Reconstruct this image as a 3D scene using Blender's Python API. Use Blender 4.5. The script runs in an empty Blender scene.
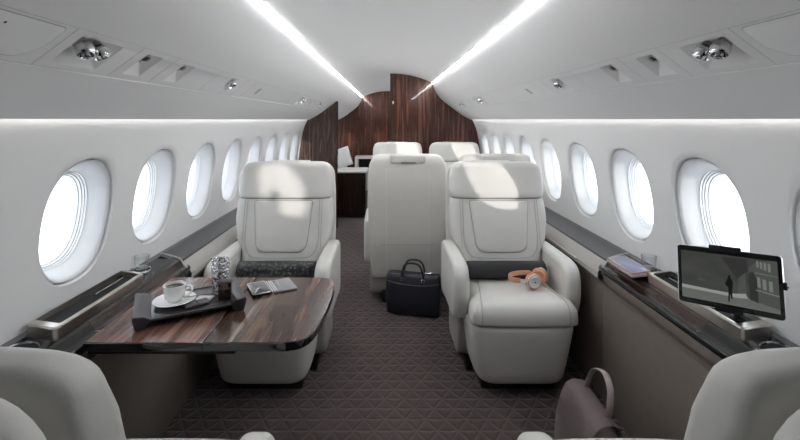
import bpy, bmesh, math, random
from math import sin, cos, pi, radians, sqrt
from mathutils import Vector, Matrix

random.seed(7)
SC = bpy.context.scene
COL = SC.collection
CX = -0.037          # camera sits slightly left of the cabin's centre line
EYE = 1.37
F_PX = 431.0

# ------------------------------------------------------------------ materials
def new_mat(name):
    m = bpy.data.materials.new(name); m.use_nodes = True
    nt = m.node_tree
    return m, nt, nt.nodes['Principled BSDF']

def plain(name, col, rough=.5, metal=0., coat=0., bump=0., bscale=300., spec=.5, var=0.0, vscale=20.):
    m, nt, b = new_mat(name)
    b.inputs['Base Color'].default_value = (*col, 1)
    b.inputs['Roughness'].default_value = rough
    b.inputs['Metallic'].default_value = metal
    b.inputs['Specular IOR Level'].default_value = spec
    b.inputs['Coat Weight'].default_value = coat
    b.inputs['Coat Roughness'].default_value = .04
    tc = nt.nodes.new('ShaderNodeTexCoord')
    if bump:
        n = nt.nodes.new('ShaderNodeTexNoise'); n.inputs['Scale'].default_value = bscale
        n.inputs['Detail'].default_value = 4
        bp = nt.nodes.new('ShaderNodeBump'); bp.inputs['Strength'].default_value = bump
        bp.inputs['Distance'].default_value = .002
        nt.links.new(tc.outputs['Object'], n.inputs['Vector'])
        nt.links.new(n.outputs['Fac'], bp.inputs['Height'])
        nt.links.new(bp.outputs['Normal'], b.inputs['Normal'])
    if var:
        n2 = nt.nodes.new('ShaderNodeTexNoise'); n2.inputs['Scale'].default_value = vscale
        r = nt.nodes.new('ShaderNodeValToRGB')
        r.color_ramp.elements[0].position = .3; r.color_ramp.elements[1].position = .7
        r.color_ramp.elements[0].color = (*[c*(1-var) for c in col], 1)
        r.color_ramp.elements[1].color = (*[min(1, c*(1+var)) for c in col], 1)
        nt.links.new(tc.outputs['Object'], n2.inputs['Vector'])
        nt.links.new(n2.outputs['Fac'], r.inputs['Fac'])
        nt.links.new(r.outputs['Color'], b.inputs['Base Color'])
    return m

def wood(name, cols, scale, rough=.25, coat=.6, rot=(0, 0, 0)):
    """streaky veneer: noise stretched along one axis"""
    m, nt, b = new_mat(name)
    tc = nt.nodes.new('ShaderNodeTexCoord')
    mp = nt.nodes.new('ShaderNodeMapping'); mp.inputs['Scale'].default_value = scale
    mp.inputs['Rotation'].default_value = rot
    n = nt.nodes.new('ShaderNodeTexNoise'); n.inputs['Scale'].default_value = 1
    n.inputs['Detail'].default_value = 5; n.inputs['Roughness'].default_value = .62
    n.inputs['Distortion'].default_value = .35
    r = nt.nodes.new('ShaderNodeValToRGB')
    e = r.color_ramp.elements
    while len(e) < len(cols): e.new(.5)
    for i, c in enumerate(cols):
        e[i].position = .28 + .44*i/(len(cols)-1); e[i].color = (*c, 1)
    nt.links.new(tc.outputs['Object'], mp.inputs['Vector'])
    nt.links.new(mp.outputs['Vector'], n.inputs['Vector'])
    nt.links.new(n.outputs['Fac'], r.inputs['Fac'])
    nt.links.new(r.outputs['Color'], b.inputs['Base Color'])
    b.inputs['Roughness'].default_value = rough
    b.inputs['Specular IOR Level'].default_value = .32
    b.inputs['Coat Weight'].default_value = coat*.6
    b.inputs['Coat Roughness'].default_value = .03
    return m

def emit(name, col, strength):
    m, nt, b = new_mat(name)
    b.inputs['Base Color'].default_value = (*[min(1, c) for c in col], 1)
    b.inputs['Emission Color'].default_value = (*col, 1)
    b.inputs['Emission Strength'].default_value = strength
    return m

M = {}
M['liner'] = plain('cabin_liner', (.82, .815, .81), .55, bump=.03, bscale=600)
M['wall'] = plain('cabin_wall', (.84, .84, .84), .5, bump=.03, bscale=600)
M['reveal'] = plain('window_reveal', (.74, .74, .74), .4)
M['gap_grey'] = plain('gap_grey', (.16, .16, .17), .5)
M['leather'] = plain('white_leather', (.64, .625, .595), .42, bump=.10, bscale=420, var=.02, vscale=9)
M['seam'] = plain('seam_shadow', (.36, .35, .34), .6)
M['softseam'] = plain('tile_seam', (.52, .52, .52), .6)
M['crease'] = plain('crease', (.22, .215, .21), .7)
M['stitch'] = plain('stitching', (.80, .79, .77), .6)
M['shroud'] = plain('shaded_leather', (.34, .325, .31), .5, bump=.05)  # seat leather again, with the shade below the arms coloured in
M['taupe'] = plain('taupe_leather', (.165, .137, .118), .55, bump=.12, bscale=350, var=.04)
M['ledge'] = plain('ledge_leather', (.42, .40, .375), .5, bump=.05)
M['band'] = plain('dark_ledge_band', (.062, .060, .066), .35, bump=.05, var=.05)
M['blackgloss'] = plain('black_lacquer', (.010, .010, .011), .07, coat=.15, spec=.35)
M['black'] = plain('black_satin', (.010, .010, .012), .45, spec=.2)
M['blackfab'] = plain('black_fabric', (.018, .018, .02), .75, bump=.4, bscale=500)
M['nickel'] = plain('satin_nickel', (.50, .47, .43), .28, metal=1.)
M['chrome'] = plain('chrome', (.75, .75, .76), .08, metal=1.)
M['darkchrome'] = plain('dark_chrome', (.22, .21, .22), .07, metal=1., coat=.5)
M['rim'] = plain('black_chrome_rim', (.055, .055, .06), .05, metal=.9, coat=1.)
M['plinth'] = plain('plinth', (.015, .014, .014), .6)
M['navy'] = plain('navy_leather', (.022, .023, .033), .33, bump=.3, bscale=260)
M['mauve'] = plain('mauve_leather', (.26, .205, .21), .45, bump=.2, bscale=260)
M['gold'] = plain('gold_metal', (.72, .47, .22), .25, metal=1.)
M['tan'] = plain('tan_leather', (.60, .30, .19), .5, bump=.1)
M['silver'] = plain('brushed_silver', (.78, .78, .80), .38, metal=.8)
M['porcelain'] = plain('porcelain', (.86, .85, .84), .12, coat=.5)
M['coffee'] = plain('coffee', (.03, .015, .008), .1)
M['tray'] = plain('tray_leather', (.032, .026, .030), .3, coat=.1, bump=.1)
M['paper'] = plain('white_paper', (.74, .71, .70), .6)
M['chocolate'] = plain('dark_wrapper', (.060, .047, .050), .35)
M['pinkbook'] = plain('pink_leather', (.44, .31, .31), .45, bump=.1)
M['lilac'] = plain('lilac_cover', (.25, .27, .42), .18, coat=.6)
M['greycase'] = plain('grey_case', (.27, .265, .28), .35)
M['darkglass'] = plain('phone_screen', (.03, .033, .035), .06, coat=1.)
M['pillow'] = plain('pillow_linen', (.72, .71, .69), .8, bump=.2)
M['whitetop'] = plain('white_top', (.70, .69, .68), .3)
M['wood_dark'] = wood('macassar_bulkhead', [(.022, .008, .006), (.072, .027, .017), (.038, .014, .010), (.15, .060, .038), (.052, .020, .014)], (26, 26, 1.1), .22, .5)
M['wood_left'] = wood('macassar_figured', [(.022, .012, .010), (.075, .040, .031), (.035, .019, .015), (.14, .085, .068), (.04, .022, .018)], (30, 30, 2.2), .25, .5, rot=(0, radians(12), 0))
M['wood_cab'] = wood('macassar_cabinet', [(.010, .006, .005), (.028, .014, .010), (.018, .009, .007), (.045, .022, .015)], (28, 28, 1.5), .2, .5)
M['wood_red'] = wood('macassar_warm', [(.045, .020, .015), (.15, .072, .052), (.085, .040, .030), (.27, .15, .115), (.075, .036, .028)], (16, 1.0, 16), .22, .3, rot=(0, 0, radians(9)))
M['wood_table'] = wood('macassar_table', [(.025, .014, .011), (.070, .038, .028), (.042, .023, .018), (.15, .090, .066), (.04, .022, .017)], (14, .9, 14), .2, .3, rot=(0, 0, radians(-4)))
M['wood_console'] = wood('macassar_console', [(.016, .009, .007), (.045, .022, .017), (.026, .013, .010), (.07, .036, .027)], (20, 1.2, 20), .15, .25)
M['strip'] = emit('ceiling_glow', (.97, .985, 1.), 46)
M['cove'] = emit('cove_glow', (1., .98, .95), 2.4)

# patterned bolster (woven shiny black)
def bolster_mat():
    m, nt, b = new_mat('quilted_black')
    tc = nt.nodes.new('ShaderNodeTexCoord')
    v = nt.nodes.new('ShaderNodeTexVoronoi'); v.inputs['Scale'].default_value = 60
    r = nt.nodes.new('ShaderNodeValToRGB')
    r.color_ramp.elements[0].color = (.10, .10, .105, 1); r.color_ramp.elements[1].color = (.008, .008, .009, 1)
    r.color_ramp.elements[0].position = .1; r.color_ramp.elements[1].position = .55
    bp = nt.nodes.new('ShaderNodeBump'); bp.inputs['Strength'].default_value = .8; bp.inputs['Distance'].default_value = .004
    nt.links.new(tc.outputs['Object'], v.inputs['Vector'])
    nt.links.new(v.outputs['Distance'], r.inputs['Fac']); nt.links.new(r.outputs['Color'], b.inputs['Base Color'])
    nt.links.new(v.outputs['Distance'], bp.inputs['Height']); nt.links.new(bp.outputs['Normal'], b.inputs['Normal'])
    b.inputs['Roughness'].default_value = .3
    return m
M['quilt'] = bolster_mat()

def carpet_mat():
    """quilted carpet: three families of seams that make triangles"""
    m, nt, b = new_mat('quilted_carpet')
    N, L = nt.nodes, nt.links
    tc = N.new('ShaderNodeTexCoord'); sx = N.new('ShaderNodeSeparateXYZ')
    L.new(tc.outputs['Object'], sx.inputs['Vector'])
    def mth(op, a, bb=None):
        n = N.new('ShaderNodeMath'); n.operation = op
        for i, q in enumerate((a, bb)):
            if q is None: continue
            if isinstance(q, (int, float)): n.inputs[i].default_value = q
            else: L.new(q, n.inputs[i])
        return n.outputs[0]
    X, Y = sx.outputs['X'], sx.outputs['Y']
    W, H = .093, .073
    u = mth('DIVIDE', X, W); v = mth('DIVIDE', Y, H)
    fams = [v, mth('ADD', u, mth('MULTIPLY', v, .5)), mth('SUBTRACT', u, mth('MULTIPLY', v, .5))]
    ds = []
    for f in fams:
        fr = mth('FRACT', f); ds.append(mth('MINIMUM', fr, mth('SUBTRACT', 1.0, fr)))
    d = mth('MINIMUM', mth('MINIMUM', ds[0], ds[1]), ds[2])
    hgt = mth('POWER', mth('MINIMUM', mth('MULTIPLY', d, 5.0), 1.0), .5)
    nz = N.new('ShaderNodeTexNoise'); nz.inputs['Scale'].default_value = 900; nz.inputs['Detail'].default_value = 2
    L.new(tc.outputs['Object'], nz.inputs['Vector'])
    tot = mth('ADD', hgt, mth('MULTIPLY', nz.outputs['Fac'], .25))
    bp = N.new('ShaderNodeBump'); bp.inputs['Strength'].default_value = 1.0; bp.inputs['Distance'].default_value = .006
    L.new(tot, bp.inputs['Height']); L.new(bp.outputs['Normal'], b.inputs['Normal'])
    # thread colour, slightly lighter in the seam stitches
    n2 = N.new('ShaderNodeTexNoise'); n2.inputs['Scale'].default_value = 5; L.new(tc.outputs['Object'], n2.inputs['Vector'])
    r = N.new('ShaderNodeValToRGB')
    r.color_ramp.elements[0].position = .35; r.color_ramp.elements[1].position = .65
    r.color_ramp.elements[0].color = (.054, .034, .031, 1); r.color_ramp.elements[1].color = (.074, .047, .043, 1)
    L.new(n2.outputs['Fac'], r.inputs['Fac'])
    mx = N.new('ShaderNodeMix'); mx.data_type = 'RGBA'
    L.new(mth('LESS_THAN', d, .035), mx.inputs[0]); L.new(r.outputs['Color'], mx.inputs[6]); mx.inputs[7].default_value = (.080, .058, .058, 1)
    L.new(mx.outputs[2], b.inputs['Base Color'])
    b.inputs['Roughness'].default_value = .9
    b.inputs['Sheen Weight'].default_value = .3; b.inputs['Sheen Roughness'].default_value = .4
    return m
M['carpet'] = carpet_mat()

def pane_mat():
    m, nt, b = new_mat('window_pane')
    nt.nodes.remove(b)
    out = [n for n in nt.nodes if n.type == 'OUTPUT_MATERIAL'][0]
    t = nt.nodes.new('ShaderNodeBsdfTransparent'); t.inputs['Color'].default_value = (.97, .98, 1, 1)
    g = nt.nodes.new('ShaderNodeBsdfGlossy'); g.inputs['Roughness'].default_value = .02
    mx = nt.nodes.new('ShaderNodeMixShader'); mx.inputs[0].default_value = .05
    nt.links.new(t.outputs[0], mx.inputs[1]); nt.links.new(g.outputs[0], mx.inputs[2]); nt.links.new(mx.outputs[0], out.inputs['Surface'])
    return m
M['pane'] = pane_mat()

def glass_mat(name, col, rough=0.0):
    m, nt, b = new_mat(name)
    b.inputs['Base Color'].default_value = (*col, 1)
    b.inputs['Transmission Weight'].default_value = 1
    b.inputs['Roughness'].default_value = rough; b.inputs['IOR'].default_value = 1.45
    return m
def thin_glass():
    m, nt, b = new_mat('clear_glass'); nt.nodes.remove(b)
    out = [n for n in nt.nodes if n.type == 'OUTPUT_MATERIAL'][0]
    t = nt.nodes.new('ShaderNodeBsdfTransparent'); t.inputs['Color'].default_value = (.97, .98, .985, 1)
    g = nt.nodes.new('ShaderNodeBsdfGlossy'); g.inputs['Roughness'].default_value = .02
    lw = nt.nodes.new('ShaderNodeLayerWeight'); lw.inputs['Blend'].default_value = .30
    ml = nt.nodes.new('ShaderNodeMath'); ml.operation = 'MULTIPLY'; ml.inputs[1].default_value = .8
    mx = nt.nodes.new('ShaderNodeMixShader')
    nt.links.new(lw.outputs['Facing'], ml.inputs[0]); nt.links.new(ml.outputs[0], mx.inputs[0])
    nt.links.new(t.outputs[0], mx.inputs[1]); nt.links.new(g.outputs[0], mx.inputs[2]); nt.links.new(mx.outputs[0], out.inputs['Surface'])
    return m
M['glass'] = thin_glass()
def cut_glass():
    m, nt, b = new_mat('cut_glass')
    out = [n for n in nt.nodes if n.type == 'OUTPUT_MATERIAL'][0]
    b.inputs['Metallic'].default_value = 1; b.inputs['Base Color'].default_value = (.8, .8, .82, 1); b.inputs['Roughness'].default_value = .06
    tc = nt.nodes.new('ShaderNodeTexCoord'); v = nt.nodes.new('ShaderNodeTexVoronoi'); v.inputs['Scale'].default_value = 75
    bp = nt.nodes.new('ShaderNodeBump'); bp.inputs['Strength'].default_value = 1; bp.inputs['Distance'].default_value = .006
    nt.links.new(tc.outputs['Object'], v.inputs['Vector']); nt.links.new(v.outputs['Distance'], bp.inputs['Height']); nt.links.new(bp.outputs['Normal'], b.inputs['Normal'])
    t = nt.nodes.new('ShaderNodeBsdfTransparent'); mx = nt.nodes.new('ShaderNodeMixShader'); mx.inputs[0].default_value = .45
    nt.links.new(t.outputs[0], mx.inputs[1]); nt.links.new(b.outputs[0], mx.inputs[2]); nt.links.new(mx.outputs[0], out.inputs['Surface'])
    return m
M['cutglass'] = cut_glass()
M['cola'] = plain('dark_drink', (.025, .010, .006), .05, coat=1.)
M['ice'] = glass_mat('ice', (.95, .97, 1), .08)

# ------------------------------------------------------------------ mesh helpers
def finish(bm, mat, name, parent=None, kind=None, smooth=40, mats=None):
    bmesh.ops.recalc_face_normals(bm, faces=bm.faces[:])
    if smooth:
        th = radians(smooth)
        for f in bm.faces: f.smooth = True
        for e in bm.edges:
            if len(e.link_faces) == 2 and e.calc_face_angle(0) > th: e.smooth = False
    me = bpy.data.meshes.new(name); bm.to_mesh(me); bm.free()
    for k in (mats or [mat]): me.materials.append(M[k])
    o = bpy.data.objects.new(name, me); COL.objects.link(o)
    if parent: o.parent = parent
    if kind: o['kind'] = kind
    return o

def tag(o, label, cat, group=None):
    o['label'] = label; o['category'] = cat
    if group: o['group'] = group
    return o

def thing(name, label, cat, loc=(0, 0, 0), rz=0, group=None, rot=None):
    o = bpy.data.objects.new(name, None); COL.objects.link(o)
    o.location = loc; o.rotation_euler = rot or (0, 0, rz); o.empty_display_size = .05
    return tag(o, label, cat, group)

def copy_tree(o, parent=None):
    c = o.copy(); COL.objects.link(c)
    if parent: c.parent = parent
    for ch in list(o.children): copy_tree(ch, c)
    return c

def box(bm, x0, x1, y0, y1, z0, z1, r=0, seg=2, mtx=None):
    b = bmesh.new()
    vs = [b.verts.new((x, y, z)) for x in (x0, x1) for y in (y0, y1) for z in (z0, z1)]
    for idx in ((0, 1, 3, 2), (4, 6, 7, 5), (0, 4, 5, 1), (2, 3, 7, 6), (0, 2, 6, 4), (1, 5, 7, 3)):
        b.faces.new([vs[i] for i in idx])
    bmesh.ops.recalc_face_normals(b, faces=b.faces[:])
    if r: bmesh.ops.bevel(b, geom=b.edges[:] + b.verts[:], offset=r, segments=seg, profile=.5, affect='EDGES')
    merge(bm, b, mtx)

def merge(bm, b, mtx=None, mi=None):
    if mtx is not None: bmesh.ops.transform(b, matrix=mtx, verts=b.verts[:])
    if mi is not None:
        for f in b.faces: f.material_index = mi
    me = bpy.data.meshes.new('tmp'); b.to_mesh(me); b.free()
    bm.from_mesh(me); bpy.data.meshes.remove(me)

def rings_to_faces(bm, rings, cap0=True, cap1=True, closed=True, mi=0):
    vr = [[bm.verts.new(p) for p in r] for r in rings]
    n = len(vr[0])
    for a, b in zip(vr, vr[1:]):
        for i in range(n if closed else n-1):
            j = (i+1) % n
            f = bm.faces.new((a[i], a[j], b[j], b[i])); f.material_index = mi
    if cap0: bm.faces.new(vr[0][::-1]).material_index = mi
    if cap1: bm.faces.new(vr[-1]).material_index = mi
    return vr

def sup(a, b, n, N=48, ph=0):
    out = []
    for i in range(N):
        t = 2*pi*(i+.5)/N + ph
        c, s = cos(t), sin(t)
        out.append((a*math.copysign(abs(c)**(2/n), c), b*math.copysign(abs(s)**(2/n), s)))
    return out

def rrect(w, h, rc, n=6, cx=0, cy=0):
    p = []
    rc = rc if isinstance(rc, (list, tuple)) else [rc]*4
    for k, (sx, sy) in enumerate(((1, 1), (-1, 1), (-1, -1), (1, -1))):
        r = max(rc[k], 1e-4)
        for i in range(n+1):
            a = pi/2*k + pi/2*i/n
            p.append((cx + sx*(w/2-r) + r*cos(a), cy + sy*(h/2-r) + r*sin(a)))
    return p

def offset_poly(p, d):
    n = len(p); out = []
    area = sum(p[i][0]*p[(i+1) % n][1]-p[(i+1) % n][0]*p[i][1] for i in range(n))
    s = 1 if area > 0 else -1
    for i in range(n):
        a, b, c = Vector(p[i-1]), Vector(p[i]), Vector(p[(i+1) % n])
        e1 = (b-a); e2 = (c-b)
        e1 = e1.normalized() if e1.length > 1e-9 else e2.normalized()
        e2 = e2.normalized() if e2.length > 1e-9 else e1
        n1 = Vector((-e1.y, e1.x))*s; n2 = Vector((-e2.y, e2.x))*s
        m = n1+n2; l2 = m.dot(n1)
        m = m/max(l2, .5)
        out.append((b.x+m.x*d, b.y+m.y*d))
    return out

def rext(bm, poly, t, r=0, seg=3, mtx=None, mi=None, bot=True):
    """extrude a 2D outline from w=0 to w=t with rounded edges of radius r"""
    b = bmesh.new(); rings = []
    if r > 0:
        if bot:
            for k in range(seg+1):
                a = pi/2*k/seg
                rings.append([(x, y, r*(1-sin(a))) for x, y in offset_poly(poly, r*(1-cos(a)))] if False else
                             [(x, y, r-r*cos(pi/2-a+0) if False else r*(1-sin(a))) for x, y in offset_poly(poly, r*(1-cos(a)))])
            rings = rings[::-1]
            # rings currently run from outer(at w=0)… rebuild properly below
            rings = []
            for k in range(seg+1):
                a = pi/2*k/seg
                rings.append([(x, y, r*(1-cos(a))) for x, y in offset_poly(poly, r*(1-sin(a)))])
        else:
            rings.append([(x, y, 0) for x, y in poly])
        for k in range(seg+1):
            a = pi/2*k/seg
            rings.append([(x, y, t-r*(1-sin(a))) for x, y in offset_poly(poly, r*(1-cos(a)))])
    else:
        rings = [[(x, y, 0) for x, y in poly], [(x, y, t) for x, y in poly]]
    rings_to_faces(b, rings)
    merge(bm, b, mtx, mi)

def catmull(p, n=6, closed=False):
    P = [Vector(q) for q in p]; out = []
    m = len(P)
    for i in range(m if closed else m-1):
        g = (lambda k: P[k % m]) if closed else (lambda k: P[max(0, min(m-1, k))])
        p0, p1, p2, p3 = g(i-1), g(i), g(i+1), g(i+2)
        for k in range(n):
            t = k/n
            out.append(.5*((2*p1)+(-p0+p2)*t+(2*p0-5*p1+4*p2-p3)*t*t+(-p0+3*p1-3*p2+p3)*t**3))
    if not closed: out.append(P[-1])
    return out

def tube(bm, pts, r, n=8, closed=False, flat=None):
    pts = [Vector(p) for p in pts]; m = len(pts); rings = []
    up = Vector((0, 0, 1)); prev = None
    for i, p in enumerate(pts):
        a = pts[i-1] if (i or closed) else pts[0]
        b = pts[(i+1) % m] if (i < m-1 or closed) else pts[-1]
        t = (b-a).normalized()
        if prev is None:
            u = t.cross(up)
            if u.length < 1e-3: u = t.cross(Vector((1, 0, 0)))
            u.normalize()
        else:
            u = (prev - t*prev.dot(t)).normalized()
        prev = u; v = t.cross(u)
        ra, rb = (r, r) if flat is None else flat
        rings.append([p+u*ra*cos(2*pi*k/n)+v*rb*sin(2*pi*k/n) for k in range(n)])
    b_ = bmesh.new()
    if closed: rings.append(rings[0])
    rings_to_faces(b_, rings, cap0=not closed, cap1=not closed)
    if closed: bmesh.ops.remove_doubles(b_, verts=b_.verts[:], dist=1e-6)
    merge(bm, b_)

def lathe(bm, prof, n=32, mtx=None, mi=None, sx=1, sy=1):
    b = bmesh.new()
    rings = [[(r*cos(2*pi*k/n)*sx, r*sin(2*pi*k/n)*sy, z) for k in range(n)] for r, z in prof]
    rings_to_faces(b, rings, cap0=prof[0][0] > 1e-5, cap1=prof[-1][0] > 1e-5)
    bmesh.ops.remove_doubles(b, verts=b.verts[:], dist=1e-6)
    merge(bm, b, mtx, mi)

def mesh1(fn, mat, name, parent=None, smooth=40, **k):
    bm = bmesh.new(); fn(bm)
    return finish(bm, mat, name, parent, smooth=smooth, **k)

T = Matrix.Translation
def R(a, ax): return Matrix.Rotation(a, 4, ax)
def frame(o, u, v, w):
    """matrix whose columns are u, v, w at origin o"""
    m = Matrix.Identity(4)
    for i in range(3):
        m[i][0], m[i][1], m[i][2], m[i][3] = u[i], v[i], w[i], o[i]
    return m

# ------------------------------------------------------------------ cabin section
WP = [(1.040, 0.004), (1.062, -.04), (1.092, -.11), (1.122, -.24), (1.146, -.40), (1.160, -.55), (1.165, -.67)]
def wall_x(z):
    h = z - EYE
    if h >= WP[0][1]: return WP[0][0]
    for (x0, h0), (x1, h1) in zip(WP, WP[1:]):
        if h >= h1:
            t = (h0-h)/(h0-h1); return x0+(x1-x0)*t
    return WP[-1][0]
_ws = catmull([(x, h, 0) for x, h in WP], 8)
def wall_xs(z):
    h = z-EYE
    for a, b in zip(_ws, _ws[1:]):
        if a.y >= h >= b.y:
            t = (a.y-h)/(a.y-b.y+1e-9); return a.x+(b.x-a.x)*t
    return _ws[0].x if h > 0 else _ws[-1].x

Y_BACK, PITCH, Y0 = -1.274, .508, 1.52
WOFF = {-1: .032, 1: .065}       # the two rows of windows are slightly staggered
NWIN = 20                       # windows per side, from behind the camera to the far bulkhead
Y_END = Y_BACK + NWIN*PITCH     # 8.886
ZL, ZT = EYE-.67, EYE+.004
ZC = EYE-.36
WA, WB, WN = .180, .224, 2.35   # window half width, half height, roundness

def build_wall(s, name):
    bm = bmesh.new()
    NS = 16
    for k in range(NWIN):
        yc = Y_BACK + PITCH*(k+.5) + WOFF[s]; hw = PITCH/2
        # rectangle border points
        border = []
        for i in range(NS): border.append((hw, -1+2*i/NS))
        for i in range(NS): border.append((hw-2*hw*i/NS, 1))
        for i in range(NS): border.append((-hw, 1-2*i/NS))
        for i in range(NS): border.append((-hw+2*hw*i/NS, -1))
        outer, inner = [], []
        for (u, v) in border:
            z = ZL+(ZT-ZL)*(v+1)/2
            outer.append((u, z-ZC))
            a = math.atan2((z-ZC)/.33, u/hw)
            c, sn = cos(a), sin(a)
            inner.append((WA*math.copysign(abs(c)**(2/WN), c), WB*math.copysign(abs(sn)**(2/WN), sn)))
        rings = []
        for t in (0, .3, .6, .85, 1):
            rings.append([(s*wall_xs(ZC+o[1]*(1-t)+i[1]*t), yc+o[0]*(1-t)+i[0]*t, ZC+o[1]*(1-t)+i[1]*t) for o, i in zip(outer, inner)])
        rings.append([(s*(wall_xs(ZC+i[1])+.004), yc+i[0]*.985, ZC+i[1]*.985) for i in inner])
        rings.append([(s*(wall_xs(ZC+i[1])+.034), yc+i[0]*.985, ZC+i[1]*.985) for i in inner])
        rings_to_faces(bm, rings, False, False)
    bmesh.ops.remove_doubles(bm, verts=bm.verts[:], dist=2e-4)
    o = finish(bm, 'wall', name, kind='structure', smooth=50)
    # outboard normals do not matter; keep shading smooth over tiles
    return o

def build_window(s, k, idx):
    yc = Y_BACK + PITCH*(k+.5) + WOFF[s]
    steps = [(.990, .032), (.962, .032), (.962, .018), (.957, .012), (.945, .009), (.925, .011), (.89, .024), (.84, .05), (.795, .072), (.775, .078), (.765, .078), (.762, .086), (.745, .086), (.742, .094), (.722, .094), (.718, .104), (.70, .104), (.695, .118)]
    bm = bmesh.new(); N = 64
    base = sup(WA, WB, WN, N)
    rings = []
    for sc, d in steps:
        rings.append([(s*(wall_xs(ZC+v*sc)+d), yc+u*sc, ZC+v*sc) for u, v in base])
    vr = rings_to_faces(bm, rings, False, False)
    for f in bm.faces:
        c = f.calc_center_median()
        d = abs(c.x)-wall_xs(c.z)
        r = sqrt(((c.y-yc)/WA)**2+((c.z-ZC)/WB)**2)
    # shade inside the gap around the white surround, coloured in as dark grey
    for i, f in enumerate(bm.faces):
        if i < N: f.material_index = 1
    o = finish(bm, None, 'window_%d' % idx, kind='structure', smooth=40, mats=['reveal', 'gap_grey'])
    b2 = bmesh.new()
    rings = [[(s*(wall_xs(ZC+v*sc)+.112), yc+u*sc, ZC+v*sc) for u, v in base] for sc in (.72, .5, .25, .02)]
    rings_to_faces(b2, rings, False, True)
    finish(b2, 'pane', 'pane', o)
    if yc < .8:      # unseen blinds, added to keep window light off the nearest seats
        b3 = bmesh.new()
        rings = [[(s*(wall_xs(ZC+v*sc)+.080), yc+u*sc, ZC+v*sc) for u, v in base] for sc in (.765, .5, .25, .02)]
        rings_to_faces(b3, rings, False, True)
        finish(b3, 'reveal', 'added_blind', o)
    return yc

idx = 1
for s, nm in ((-1, 'wall_left'), (1, 'wall_right')):
    build_wall(s, nm)
    for k in range(NWIN):
        yc = build_window(s, k, idx); idx += 1
        if yc < .8: continue
        ld = bpy.data.lights.new('window_portal', 'AREA'); ld.shape = 'RECTANGLE'; ld.size = .34; ld.size_y = .30
        ld.cycles.is_portal = True
        lo = bpy.data.objects.new('window_portal', ld); COL.objects.link(lo)
        lo.location = (s*(wall_xs(ZC)+.135), yc, ZC)
        lo.rotation_euler = (0, s*pi/2, 0)   # its -Z looks into the cabin

# headliner -------------------------------------------------------
def extrude_profile(pts, y0, y1, mat, name, kind='structure', ny=1, smooth=30, parent=None):
    bm = bmesh.new()
    ys = [y0+(y1-y0)*i/ny for i in range(ny+1)]
    rows = [[bm.verts.new((x, y, z)) for x, z in pts] for y in ys]
    for a, b in zip(rows, rows[1:]):
        for i in range(len(pts)-1):
            bm.faces.new((a[i], a[i+1], b[i+1], b[i]))
    return finish(bm, mat, name, parent, kind=kind, smooth=smooth)

cpts = [(x, EYE+.585-(.585-.465)*(abs(x)/.532)**2.2) for x in [(-.532+1.064*i/24) for i in range(25)]]
cpts = [(-.532, EYE+.50)] + cpts + [(.532, EYE+.50)]
extrude_profile(cpts, Y_BACK, Y_END, 'liner', 'ceiling')

# side panels: curve, service band, curve to the lip ; solid so that recesses can be cut
P_T0, P_T1 = Vector((.718, .202)), Vector((.827, .121))
def side_profile():
    top = catmull([(.5415, .4578, 0), (.570, .375, 0), (.632, .280, 0), (.716, .2045, 0)], 6)
    bot = catmull([(.8285, .1185, 0), (.905, .066, 0), (.965, .030, 0), (1.020, .002, 0)], 6)
    return [(p.x, p.y) for p in top] + [(.718, .202+.001), (.827, .121+.001)] + [(p.x, p.y) for p in bot]
SP = side_profile()
def build_side(s, name, cuts):
    bm = bmesh.new()
    inner = SP
    outer = [(1.020, .014), (1.030, .03), (.96, .12), (.84, .20), (.745, .27), (.62, .40), (.60, .50), (.5415, .50)]
    loop = inner + outer
    for y in (Y_BACK, Y_END): pass
    a = [bm.verts.new((s*x, Y_BACK, EYE+h)) for x, h in loop]
    b = [bm.verts.new((s*x, Y_END, EYE+h)) for x, h in loop]
    n = len(loop)
    for i in range(n):
        j = (i+1) % n; bm.faces.new((a[i], a[j], b[j], b[i]))
    bm.faces.new(a[::-1]); bm.faces.new(b)
    o = finish(bm, 'liner', name, kind='structure', smooth=30)
    # cut the recesses and bake the result
    cb = bmesh.new()
    for (yc, wy, t0, t1, depth) in cuts:
        add_frustum(cb, s, yc, wy, t0, t1, depth)
    bmesh.ops.recalc_face_normals(cb, faces=cb.faces[:])
    cm = bpy.data.meshes.new('cut'); cb.to_mesh(cm); cb.free()
    co = bpy.data.objects.new('cut', cm); COL.objects.link(co)
    md = o.modifiers.new('b', 'BOOLEAN'); md.operation = 'DIFFERENCE'; md.object = co; md.solver = 'EXACT'
    dg = bpy.context.evaluated_depsgraph_get()
    ev = o.evaluated_get(dg)
    nm = bpy.data.meshes.new_from_object(ev)
    o.modifiers.clear(); o.data = nm
    bpy.data.objects.remove(co); bpy.data.meshes.remove(cm)
    b2 = bmesh.new(); b2.from_mesh(nm)
    for f in b2.faces: f.smooth = True
    for e in b2.edges:
        e.smooth = not (len(e.link_faces) == 2 and e.calc_face_angle(0) > radians(20))
    b2.to_mesh(nm); b2.free()
    return o

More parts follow.
